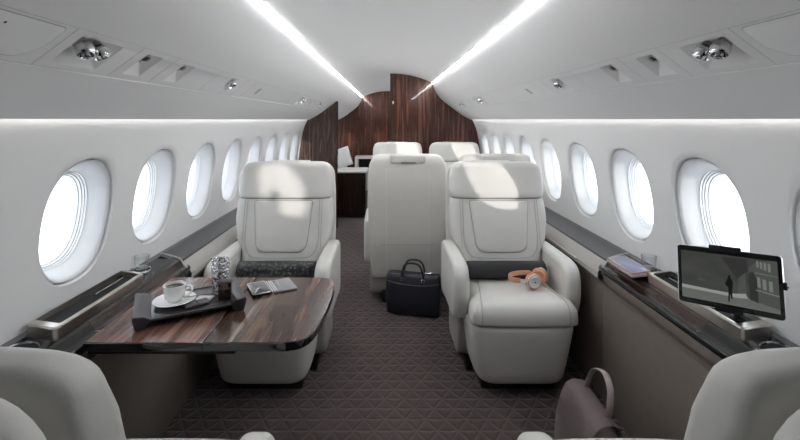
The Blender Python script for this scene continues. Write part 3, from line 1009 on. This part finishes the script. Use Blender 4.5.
# cup and saucer
p = on_tray(-.052, -.005)
sc_ = thing('saucer', 'white porcelain saucer on the tray under the coffee cup', 'saucer', p)
bm = bmesh.new(); lathe(bm, [(0, .0), (.035, .0), (.042, .004), (.071, .014), (.073, .0155), (.071, .0165), (.045, .0085), (.03, .006), (0, .006)], 48)
finish(bm, 'porcelain', 'dish', sc_)
p2 = p+Vector((-.002, .004, .0063))
cup = thing('coffee_cup', 'white porcelain cup of black coffee on the saucer', 'cup', p2)
bm = bmesh.new(); lathe(bm, [(0, .0), (.022, 0), (.024, .004), (.032, .012), (.037, .03), (.0385, .055), (.0385, .060), (.0365, .0605), (.035, .055), (.034, .03), (.028, .014), (0, .009)], 40)
cb_ = finish(bm, 'porcelain', 'cup_body', cup)
bm = bmesh.new(); tube(bm, catmull([(.036, 0, .050), (.050, 0, .053), (.060, 0, .043), (.057, 0, .028), (.046, 0, .018), (.034, 0, .016)], 6), .0035, 8, flat=(.005, .0032))
finish(bm, 'porcelain', 'handle', cup)
bm = bmesh.new(); lathe(bm, [(0, .0505), (.0348, .0505), (.0345, .048), (0, .048)], 32); finish(bm, 'coffee', 'coffee', cup)
cup.rotation_euler = (0, 0, radians(12))
# spoon resting across the saucer rim
sp = thing('teaspoon', 'dark metal teaspoon lying from the saucer towards the glass', 'spoon', (0, 0, 0))
a = p+Vector((.045, .012, .0165)); b = a+Vector((.125, .030, .004))
bm = bmesh.new(); tube(bm, [a, a*.66+b*.34+Vector((0, 0, .002)), a*.3+b*.7+Vector((0, 0, .002)), b], .0018, 8, flat=(.0026, .0014)); finish(bm, 'darkchrome', 'stem', sp)
bm = bmesh.new(); lathe(bm, [(0, -.003), (.006, -.002), (.010, .001), (.0092, .0014), (0, -.001)], 20, T(a+Vector((-.010, -.002, .001))) @ Matrix.Diagonal((1.6, 1, 1, 1)) @ R(0, 'Z')); finish(bm, 'darkchrome', 'bowl', sp)

# tumbler with dark drink and ice
g0 = on_tray(.108, .018)
gl = thing('glass_tumbler', 'tall cut glass tumbler with ice standing at the end of the tray', 'glass', g0)
bm = bmesh.new(); lathe(bm, [(0, 0), (.030, 0), (.032, .003), (.034, .128), (.0335, .130), (.0315, .129), (.029, .012), (0, .010)], 40); finish(bm, 'cutglass', 'tumbler', gl)
bm = bmesh.new(); lathe(bm, [(0, .0105), (.0284, .0125), (.0298, .068), (0, .068)], 32); finish(bm, 'cola', 'dark_drink', gl)
rnd = random.Random(3)
for k in range(5):
    m = T((rnd.uniform(-.009, .009), rnd.uniform(-.009, .009), .078+.011*k)) @ R(rnd.uniform(0, 3), 'Z') @ R(rnd.uniform(-.5, .5), 'X')
    bm = bmesh.new(); box(bm, -.010, .010, -.010, .010, -.009, .009, .003, 2, m); finish(bm, 'ice', 'ice_cube', gl)
bm = bmesh.new(); tube(bm, catmull([(.030, -.012, .118), (.038, -.012, .122), (.040, -.012, .100), (.0385, -.012, .075), (.034, -.012, .068)], 5), .002, 8); finish(bm, 'chrome', 'clip', gl)
# small dark cube container in front of the glass
g1 = on_tray(.118, -.045)
cbx = thing('square_dish', 'small dark brown cube shaped box in front of the tall glass', 'box', g1, TRA-.3)
bm = bmesh.new(); box(bm, -.023, .023, -.020, .020, 0, .062, .003, 2); finish(bm, 'cola', 'box_body', cbx)
bm = bmesh.new(); box(bm, -.0235, .0235, -.0205, .0205, .0622, .066, .0015, 2); finish(bm, 'chocolate', 'lid', cbx)
# wrapped chocolates
q = on_tray(.018, -.062)
nk = thing('dark_packet', 'dark flat wrapped packet lying on the tray before the cup', 'packet', q, TRA+.25)
bm = bmesh.new(); rext(bm, rrect(.085, .046, .005, 3), .010, .004, 3); finish(bm, 'chocolate', 'wrapper', nk)
mesh1(lambda b: box(b, -.002, .002, -.023, .023, .0098, .0106), 'black', 'fold_seam', nk)
q = on_tray(.050, -.018)
nk2 = thing('white_packet', 'small white paper sachet lying between the cup and the tall glass', 'sachet', q, TRA-.5)
bm = bmesh.new(); rext(bm, rrect(.060, .036, .003, 3), .005, .002, 3); finish(bm, 'paper', 'paper', nk2)
mesh1(lambda b: box(b, .024, .0255, -.018, .018, .0045, .0055), 'seam', 'crimped_end', nk2)

# folding phone lying open
ph0 = Vector((-.521, 1.790, TZ+.0005))
ph = thing('folding_phone', 'folding phone in a case lying open on the wooden table', 'phone', ph0, radians(28.5))
bm = bmesh.new(); rext(bm, rrect(.074, .134, .008, 4, -.047, 0), .011, .003, 3); h1 = finish(bm, 'black', 'phone_half', ph)
bm = bmesh.new(); rext(bm, rrect(.066, .126, .006, 4, -.047, 0), .0015, .0005, 2, T((0, 0, .0105))); finish(bm, 'darkglass', 'screen', h1)
bm = bmesh.new(); tube(bm, [(x, y, .0105) for x, y in rrect(.070, .130, .007, 4, -.047, 0)], .0016, 6, closed=True); finish(bm, 'silver', 'metal_rim', h1)
bm = bmesh.new(); rext(bm, rrect(.096, .130, .008, 4, .048, 0), .007, .002, 3); h2 = finish(bm, 'greycase', 'case_half', ph)
bm = bmesh.new()
for x in (-.004, .005, .014): tube(bm, [(x, -.062, .0075), (x, .062, .0075)], .0022, 8)
finish(bm, 'silver', 'hinge', ph)
bm = bmesh.new(); lathe(bm, [(0, .0078), (.004, .0078), (.004, .0065), (0, .0065)], 16, T((.026, .045, 0))); finish(bm, 'black', 'camera_lens', h2)
bm = bmesh.new(); tube(bm, [(.036, -.020, .0072), (.036, .045, .0072)], .0014, 6); finish(bm, 'silver', 'strip', h2)

# bolsters on the seats
def bolster(x, mat, label):
    o = thing('bolster_cushion', label, 'cushion', (x, 2.52-.108, .4800+.050), 0)
    bm = bmesh.new(); m = R(pi/2, 'Y')
    lathe(bm, [(0, -.224), (.028, -.224), (.041, -.219), (.048, -.207), (.049, 0), (.048, .207), (.041, .219), (.028, .224), (0, .224)], 32, m)
    finish(bm, mat, 'cover', o)
    for s in (-1, 1):
        bm = bmesh.new(); tube(bm, [(s*.213, .0455*cos(2*pi*k/24), .0455*sin(2*pi*k/24)) for k in range(24)], .0022, 6, closed=True); finish(bm, 'black', 'piping', o)
    return o
bolster(-.650, 'quilt', 'black patterned bolster cushion on the seat behind the table')
bolster(.625, 'blackfab', 'plain black bolster cushion behind the headphones')

# ------------------------------------------------------------------ headphones
hp = thing('headphones', 'tan leather headphones with silver earcup disc on the white seat cushion', 'headphones', (.727, 2.245, .4845), 0)
def earcup(cx, cy, cz, ang, lean, name_sil):
    m = T((cx, cy, cz)) @ R(ang, 'Z') @ R(pi/2+lean, 'X')      # disc axis looks to -y
    bm = bmesh.new(); lathe(bm, [(0, -.016), (.030, -.016), (.040, -.010), (.042, 0), (.040, .008), (.036, .012), (0, .012)], 32, m)
    cup_ = finish(bm, 'tan', 'ear_cup', hp)
    bm = bmesh.new(); lathe(bm, [(0, .0155), (.006, .0155), (.007, .0165), (.026, .0165), (.031, .014), (.033, .010)], 32, m); finish(bm, 'silver', 'disc', cup_)
    bm = bmesh.new(); lathe(bm, [(0, .018), (.0035, .018), (.004, .016)], 12, m); finish(bm, 'black', 'button', cup_)
    bm = bmesh.new(); b = bmesh.new(); tube(b, [(.040*cos(a), .040*sin(a), .014) for a in [pi*.5+pi*.75*k/12 for k in range(13)]], .0022, 8); merge(bm, b, m); finish(bm, 'silver', 'yoke', cup_)
    bm = bmesh.new(); b = bmesh.new(); tube(b, [(.028*cos(2*pi*k/24), .028*sin(2*pi*k/24), -.018) for k in range(24)], .010, 10, closed=True); merge(bm, b, m); finish(bm, 'tan', 'ear_pad', cup_)
earcup(0, 0, .043, radians(8), 0, True)
earcup(.060, .085, .043, radians(150), 0, False)
band = catmull([(-.036, -.006, .045), (-.065, -.004, .048), (-.100, .006, .050), (-.118, .030, .050), (-.105, .072, .050), (-.055, .105, .049), (.0, .118, .047), (.045, .112, .045)], 7)
bm = bmesh.new(); tube(bm, band[8:46], .01, 10, flat=(.004, .013)); finish(bm, 'tan', 'headband', hp)
for seg in (band[:10], band[44:]):
    bm = bmesh.new(); tube(bm, seg, .004, 8, flat=(.0025, .007)); finish(bm, 'silver', 'slider', hp)

# ------------------------------------------------------------------ tablet on its mount
BL_, BR_ = Vector((-.672+CX+.672+ (674-387)*1.32/F_PX, 1.32, EYE-(300-120)*1.32/F_PX)), None
def from_view(px, py, y):
    return Vector((CX+(px-387)*y/F_PX, y, EYE-(py-119.7)*y/F_PX))
c_tl, c_tr, c_br, c_bl = from_view(681, 244, 1.335), from_view(787, 257, 1.165), from_view(782, 321, 1.150), from_view(674, 300, 1.325)
TC = (c_tl+c_tr+c_br+c_bl)/4
ux = ((c_tr-c_tl)+(c_br-c_bl)).normalized()
vy = ((c_tl-c_bl)+(c_tr-c_br)); vy = (vy-ux*vy.dot(ux)).normalized()
wz = ux.cross(vy)
TWd = ((c_tr-c_tl).length+(c_br-c_bl).length)/2; THt = ((c_tl-c_bl).length+(c_tr-c_br).length)/2
tb = thing('tablet_screen', 'black tablet showing a grey street film, held over the side console', 'tablet', TC)
tb.rotation_mode = 'QUATERNION'
tb.rotation_quaternion = frame((0, 0, 0), ux, vy, wz).to_quaternion()
hw, hh = TWd/2, THt/2
bm = bmesh.new(); rext(bm, rrect(TWd, THt, .010, 6), .0075, .002, 3, T((0, 0, -.0075))); fr = finish(bm, 'silver', 'tablet_case', tb)
bm = bmesh.new(); rext(bm, rrect(TWd-.004, THt-.004, .009, 6), .0012, .0004, 2, T((0, 0, -.0004))); finish(bm, 'blackgloss', 'bezel', fr)
# screen picture: flat coloured shapes that glow
def screen_mat(name, col, st=.6):
    m, nt, b = new_mat(name)
    b.inputs['Base Color'].default_value = (.01, .01, .01, 1); b.inputs['Roughness'].default_value = .25; b.inputs['Specular IOR Level'].default_value = .2
    b.inputs['Emission Color'].default_value = (*col, 1); b.inputs['Emission Strength'].default_value = st
    M[name] = m
def screen_bg():
    m, nt, b = new_mat('film_fog')
    tc = nt.nodes.new('ShaderNodeTexCoord'); mp = nt.nodes.new('ShaderNodeMapping'); mp.inputs['Scale'].default_value = (9, 26, 1)
    n = nt.nodes.new('ShaderNodeTexNoise'); n.inputs['Scale'].default_value = 1; n.inputs['Detail'].default_value = 3
    r = nt.nodes.new('ShaderNodeValToRGB')
    r.color_ramp.elements[0].color = (.014, .015, .014, 1); r.color_ramp.elements[1].color = (.060, .063, .058, 1)
    nt.links.new(tc.outputs['Object'], mp.inputs['Vector']); nt.links.new(mp.outputs['Vector'], n.inputs['Vector'])
    nt.links.new(n.outputs['Fac'], r.inputs['Fac']); nt.links.new(r.outputs['Color'], b.inputs['Emission Color'])
    b.inputs['Base Color'].default_value = (.01, .01, .01, 1); b.inputs['Roughness'].default_value = .25; b.inputs['Specular IOR Level'].default_value = .2
    b.inputs['Emission Strength'].default_value = .55
    M['film_fog'] = m
screen_bg()
screen_mat('film_ground', (.085, .090, .082)); screen_mat('film_glow', (.20, .21, .195)); screen_mat('film_build', (.050, .053, .049))
screen_mat('film_window', (.125, .130, .122)); screen_mat('film_shade', (.020, .021, .020)); screen_mat('film_black', (.002, .002, .002))
sw, sh_ = TWd-.022, THt-.034
bm = bmesh.new(); rext(bm, rrect(sw, sh_, .001, 1), .0004, 0, 1, T((0, 0, .0009))); scn = finish(bm, 'film_fog', 'display', tb)
def decal(polys, mat, z, nm):
    bm = bmesh.new()
    for pl2 in polys:
        rext(bm, [((u-.5)*sw, (v-.5)*sh_) for u, v in pl2], .0002, 0, 1, T((0, 0, z)))
    return finish(bm, mat, nm, scn, smooth=0)
decal([[(0, .0), (1, .0), (1, .10), (.86, .14), (.68, .22), (0, .26)]], 'film_ground', .0013, 'street')
decal([[(0, .20), (.30, .19), (.60, .17), (.70, .19), (.68, .28), (.55, .24), (.3, .25), (0, .27)]], 'film_glow', .0015, 'bright_haze')
decal([[(.72, .18), (1, .08), (1, 1), (.93, 1), (.78, .92), (.72, .80)], [(.60, .28), (.69, .22), (.69, .88), (.64, .92)]], 'film_build', .0014, 'building')
wins = []
for (u0, v0, ww, hh_) in [(.80, .84, .022, .13), (.835, .82, .022, .14), (.87, .80, .024, .15), (.908, .78, .026, .16), (.80, .45, .03, .20), (.85, .42, .035, .20), (.91, .40, .035, .20)]:
    wins.append([(u0, v0), (u0+ww, v0-.01), (u0+ww, v0+hh_-.01), (u0, v0+hh_)])
wins.append([(.78, .38), (1, .32), (1, .345), (.78, .40)]); wins.append([(.78, .72), (1, .69), (1, .70), (.78, .735)])
decal(wins, 'film_window', .0016, 'facade_windows')
decal([[(.44, .97), (.70, .97), (.72, .75), (.60, .55)], [(.72, .18), (.80, .14), (.80, .60), (.76, .74), (.72, .70)]], 'film_shade', .00155, 'dark_wall')
man = [(.498, .06), (.514, .06), (.523, .22), (.534, .13), (.548, .13), (.543, .28), (.552, .36), (.558, .45), (.548, .52), (.536, .535), (.534, .60), (.514, .605), (.506, .55), (.510, .53), (.498, .52), (.486, .44), (.478, .46), (.474, .43), (.492, .36), (.505, .37), (.508, .28)]
decal([man], 'film_black', .0018, 'walking_figure')
decal([[(.17, .40), (.26, .40), (.27, .44), (.18, .45)]], 'film_build', .0014, 'blurred_car')
# clamps
bm = bmesh.new(); box(bm, -.040, .034, hh-.010, hh+.008, -.012, .004, .002, 2); clt = finish(bm, 'black', 'top_clamp', tb)
bm = bmesh.new(); box(bm, hw-.003, hw+.006, -.004, .016, -.012, .004, .002, 2); box(bm, hw-.002, hw+.009, .002, .006, -.006, 0, .001, 1); finish(bm, 'black', 'side_clamp', tb)
bm = bmesh.new(); box(bm, -.032, .032, -hh-.006, -hh+.012, -.014, .003, .002, 2); finish(bm, 'black', 'bottom_clamp', tb)
# arm (separate from the tablet)
mb = frame(TC, ux, vy, wz)
a0 = mb @ Vector((.0, -hh*.55, -.026)); a2 = Vector((1.100, 1.40, slope_z(1.10, .032)))
arm = thing('tablet_mount', 'black articulated mount rising from the console to the tablet', 'mount', (0, 0, 0))
bm = bmesh.new(); box(bm, -.05, .05, -hh*.9, hh*.6, -.021, -.0135, .003, 2, mb); finish(bm, 'black', 'back_plate', arm)
bm = bmesh.new(); tube(bm, catmull([a0, a0*.6+a2*.4+Vector((.02, .02, -.02)), a0*.15+a2*.85+Vector((.005, .0, .0)), a2], 5), .010, 12); finish(bm, 'black', 'stalk', arm)
bm = bmesh.new(); lathe(bm, [(0, -.008), (.022, -.008), (.024, -.002), (.018, .006), (0, .008)], 24, T(a2)); finish(bm, 'black', 'mount_foot', arm)

# ------------------------------------------------------------------ things on the right console
nb0 = Vector((1.048, 1.936, slope_z(1.058, .0125)))
nb = thing('notebook', 'pink leather organiser with lilac cover lying on the console past the tablet', 'notebook', nb0)
tilt = math.atan2(.016, .11)
nb.rotation_euler = (0, -tilt, radians(-1))
bm = bmesh.new(); rext(bm, rrect(.088, .215, .008, 4), .008, .003, 3); finish(bm, 'pinkbook', 'back_cover', nb)
bm = bmesh.new(); box(bm, -.040, .040, -.103, .103, .008, .016, .001, 1); finish(bm, 'paper', 'pages', nb)
bm = bmesh.new(); rext(bm, rrect(.086, .212, .008, 4), .006, .0025, 3, T((0, 0, .016))); fc = finish(bm, 'pinkbook', 'front_cover', nb)
bm = bmesh.new(); rext(bm, rrect(.070, .192, .004, 4, .003, 0), .0012, .0005, 2, T((0, 0, .0218))); finish(bm, 'lilac', 'lilac_panel', fc)
bm = bmesh.new(); box(bm, .022, .036, -.113, -.100, .006, .018, .002, 2); finish(bm, 'gold', 'clasp', nb)
for s, lb in ((-1, 'clear glass tumbler in the far cup holder of the table side console'), (1, 'clear glass tumbler in the cup holder behind the pink notebook')):
    z0_ = slope_z(1.129, .0055)
    g = thing('water_glass', lb, 'glass', (s*1.129, 1.92, z0_), 0, group=None)
    bm = bmesh.new(); lathe(bm, [(0, 0.001), (.024, .001), (.027, .004), (.031, .060), (.0305, .061), (.0295, .060), (.0245, .012), (0, .010)], 36); finish(bm, 'glass', 'tumbler', g)

# ------------------------------------------------------------------ briefcase
bc = thing('briefcase', 'black leather briefcase with two handles standing in the aisle', 'bag', (.150, 3.055, 0), radians(-14))
def case_ring(z, w, d, n=6): return [(x, y, z) for x, y in sup(w/2, d/2, n, 48)]
bm = bmesh.new()
rings = [case_ring(.004, .355, .095), case_ring(.012, .375, .118), case_ring(.10, .385, .130), case_ring(.20, .384, .118), case_ring(.255, .378, .092), case_ring(.275, .372, .075), case_ring(.286, .362, .058), case_ring(.289, .34, .04)]
rings_to_faces(bm, rings); bb = finish(bm, 'navy', 'bag_body', bc, smooth=60)
bm = bmesh.new(); tube(bm, catmull([(-.188, -.045, .235), (-.10, -.058, .222), (0, -.061, .217), (.10, -.058, .222), (.188, -.045, .235)], 6), .0018, 6); finish(bm, 'crease', 'pocket_seam', bb)
bm = bmesh.new(); tube(bm, [(-.165, 0, .290), (0, 0, .292), (.165, 0, .290)], .0035, 8, flat=(.004, .003)); finish(bm, 'darkchrome', 'zip', bb)
for sy in (-1, 1):
    bm = bmesh.new()
    yy = sy*.040
    tube(bm, catmull([(-.075, yy*1.15, .245), (-.073, yy, .290), (-.058, yy, .340), (-.028, yy, .362), (.028, yy, .362), (.058, yy, .340), (.073, yy, .290), (.075, yy*1.15, .245)], 6), .007, 10)
    h = finish(bm, 'navy', 'handle', bc)
    for sx in (-1, 1):
        bm = bmesh.new(); b = bmesh.new(); tube(b, [(.011*cos(2*pi*k/16), 0, .011*sin(2*pi*k/16)) for k in range(16)], .003, 6, closed=True)
        merge(bm, b, T((sx*.075, yy*1.22, .248))); finish(bm, 'chrome', 'ring', h)
        bm = bmesh.new(); box(bm, sx*.075-.013, sx*.075+.013, min(yy*1.1, yy*1.35), max(yy*1.1, yy*1.35), .205, .240, .003, 2); finish(bm, 'navy', 'handle_tab', h)

# ------------------------------------------------------------------ handbag
hb = thing('handbag', 'mauve leather handbag with a looped handle on the carpet by the console', 'bag', (.722, 1.605, 0), radians(-2))
def hb_ring(z, w, d, dx=0, n=5): return [(x+dx, y, z) for x, y in sup(w/2, d/2, n, 48)]
bm = bmesh.new()
rings = [hb_ring(.004, .14, .26), hb_ring(.014, .165, .285), hb_ring(.09, .172, .295), hb_ring(.18, .145, .285), hb_ring(.25, .110, .268), hb_ring(.290, .080, .256), hb_ring(.307, .056, .246), hb_ring(.313, .03, .23)]
rings_to_faces(bm, rings); hbb = finish(bm, 'mauve', 'bag_body', hb, smooth=60)
# flap: sheet folded over the top and down the aisle side
bm = bmesh.new()
fl = catmull([(.056, .255, 0), (.046, .300, 0), (.026, .321, 0), (-.014, .323, 0), (-.044, .300, 0), (-.066, .245, 0), (-.084, .17, 0), (-.093, .10, 0)], 5)
n = len(fl)
rings = []
for i, q in enumerate(fl):
    t = i/(n-1); hwid = .126+.012*min(1, t*2); hwid -= .02*max(0, (t-.8)/.2)
    rings.append([(q.x, -hwid, q.y), (q.x, -hwid*.5, q.y+.001), (q.x, hwid*.5, q.y+.001), (q.x, hwid, q.y)])
rings_to_faces(bm, rings, False, False, closed=False)
r_ = bmesh.ops.solidify(bm, geom=bm.faces[:], thickness=.004)
finish(bm, 'mauve', 'flap', hb, smooth=60)
bm = bmesh.new(); box(bm, -.101, -.092, -.016, .016, .105, .140, .003, 2); cl_ = finish(bm, 'gold', 'clasp', hb)
bm = bmesh.new()
tube(bm, catmull([(.02, -.085, .315), (.030, -.085, .360), (.042, -.062, .405), (.050, 0, .428), (.042, .062, .405), (.030, .085, .360), (.02, .085, .315)], 7), .01, 10, flat=(.0045, .012))
hh2 = finish(bm, 'mauve', 'handle', hb)
for sy in (-1, 1):
    bm = bmesh.new(); b = bmesh.new(); tube(b, [(.011*cos(2*pi*k/16), 0, .011*sin(2*pi*k/16)) for k in range(16)], .0026, 6, closed=True)
    merge(bm, b, T((.022, sy*.085, .322))); finish(bm, 'gold', 'handle_ring', hh2)

# ------------------------------------------------------------------ far compartment
cab = thing('wood_cabinet', 'dark wood cabinet with white top in the opening past the seats', 'cabinet', (-.50, 6.2, 0))
cab.location = (0, 0, 0)
mesh1(lambda b: box(b, -.96, -.335, 6.02, 6.50, .03, .625), 'wood_cab', 'cabinet_body', cab, smooth=0)
mesh1(lambda b: box(b, -.97, -.320, 6.005, 6.52, .626, .650, .004), 'whitetop', 'cabinet_top', cab)
mesh1(lambda b: box(b, -.95, -.35, 6.04, 6.48, 0, .03), 'plinth', 'plinth', cab, smooth=0)
for x in (-.62, -.48): mesh1(lambda b: box(b, x-.001, x+.001, 6.0185, 6.021, .04, .62), 'black', 'door_gap', cab, smooth=0)
dv = thing('sofa', 'white sofa seen through the opening behind the dark wood cabinet', 'sofa', (0, 0, 0))
mesh1(lambda b: box(b, -.97, -.42, 6.90, 8.30, .08, .42, .03, 3), 'leather', 'sofa_seat', dv)
mesh1(lambda b: box(b, -.97, -.80, 6.90, 8.30, .43, .74, .04, 3), 'leather', 'sofa_back', dv)
mesh1(lambda b: box(b, -.95, -.45, 6.92, 8.28, 0, .08), 'plinth', 'base', dv, smooth=0)
sb_ = thing('sideboard', 'white sideboard with a dark open niche beyond the cabinet', 'sideboard', (0, 0, 0))
mesh1(lambda b: (box(b, -.66, -.02, 8.36, 8.70, .61, .65, .004), box(b, -.66, -.60, 8.36, 8.70, 0, .61), box(b, -.06, -.02, 8.36, 8.70, 0, .61), box(b, -.60, -.06, 8.36, 8.70, .0, .40)), 'whitetop', 'carcass', sb_, smooth=0)
mesh1(lambda b: box(b, -.599, -.061, 8.60, 8.69, .401, .609), 'black', 'niche_back', sb_, smooth=0)
def pillow(bm, w, h, d, mtx):
    b = bmesh.new(); N = 14
    grid = {}
    for side in (1, -1):
        for i in range(N+1):
            for j in range(N+1):
                u, v = -1+2*i/N, -1+2*j/N
                z = side*d/2*(max(0, (1-u**4))*max(0, (1-v**4)))**.5
                pin = 1-.07*(u*u*(1-0)*abs(v)**.0*0+0) - .05*(1-abs(u*v))*0
                grid[side, i, j] = b.verts.new((u*w/2*(1-.06*(1-v*v)*u*u), v*h/2*(1-.06*(1-u*u)*v*v), z))
        for i in range(N):
            for j in range(N):
                b.faces.new([grid[side, i, j], grid[side, i+1, j], grid[side, i+1, j+1], grid[side, i, j+1]])
    bmesh.ops.remove_doubles(b, verts=b.verts[:], dist=1e-5)
    merge(bm, b, mtx)
pw = thing('throw_pillow', 'white pillow leaning at the end of the dark cabinet top by the partition', 'pillow', (-.700, 6.36, .812))
bm = bmesh.new(); pillow(bm, .26, .28, .10, R(radians(-18), 'Y') @ R(radians(78), 'X')); finish(bm, 'pillow', 'pillow_cover', pw, smooth=80)
bm = bmesh.new(); tube(bm, [v for v in [(R(radians(-18), 'Y') @ R(radians(78), 'X')) @ Vector((x, y, 0)) for x, y in rrect(.256, .276, .01, 2)]], .003, 6, closed=True); finish(bm, 'stitch', 'piping', pw)

# ------------------------------------------------------------------ light, camera, colour
w = bpy.data.worlds.new('sky'); SC.world = w; w.use_nodes = True
nt = w.node_tree; bg = nt.nodes['Background']
bg.inputs['Color'].default_value = (.84, .92, 1.0, 1); bg.inputs['Strength'].default_value = 1.9

sd = bpy.data.lights.new('sun', 'SUN'); sd.energy = 1.9; sd.angle = radians(1.2); sd.color = (1, .95, .88)
so = bpy.data.objects.new('sun', sd); COL.objects.link(so)
sun_dir = Vector((-1, .795, -.03)).normalized()      # comes in through the windows on the right
so.rotation_euler = sun_dir.to_track_quat('-Z', 'Y').to_euler()
so.location = (4, -3, 2)

cd = bpy.data.cameras.new('camera'); cam = bpy.data.objects.new('camera', cd); COL.objects.link(cam)
cam.location = (CX, 0, EYE); cam.rotation_euler = (pi/2, 0, 0)
cd.sensor_width = 36; cd.lens = 36*F_PX/800
cd.shift_x = (400-387)/800; cd.shift_y = -(220-119.7)/800
cd.clip_start = .02
SC.camera = cam

vs = SC.view_settings
vs.view_transform = 'Standard'; vs.look = 'None'; vs.gamma = 1; vs.use_curve_mapping = False
vs.exposure = 1.06
SC.cycles.max_bounces = 12; SC.cycles.diffuse_bounces = 8; SC.cycles.glossy_bounces = 5
SC.cycles.transmission_bounces = 8; SC.cycles.transparent_max_bounces = 12
SC.cycles.use_denoising = True
SC.cycles.sample_clamp_indirect = 8
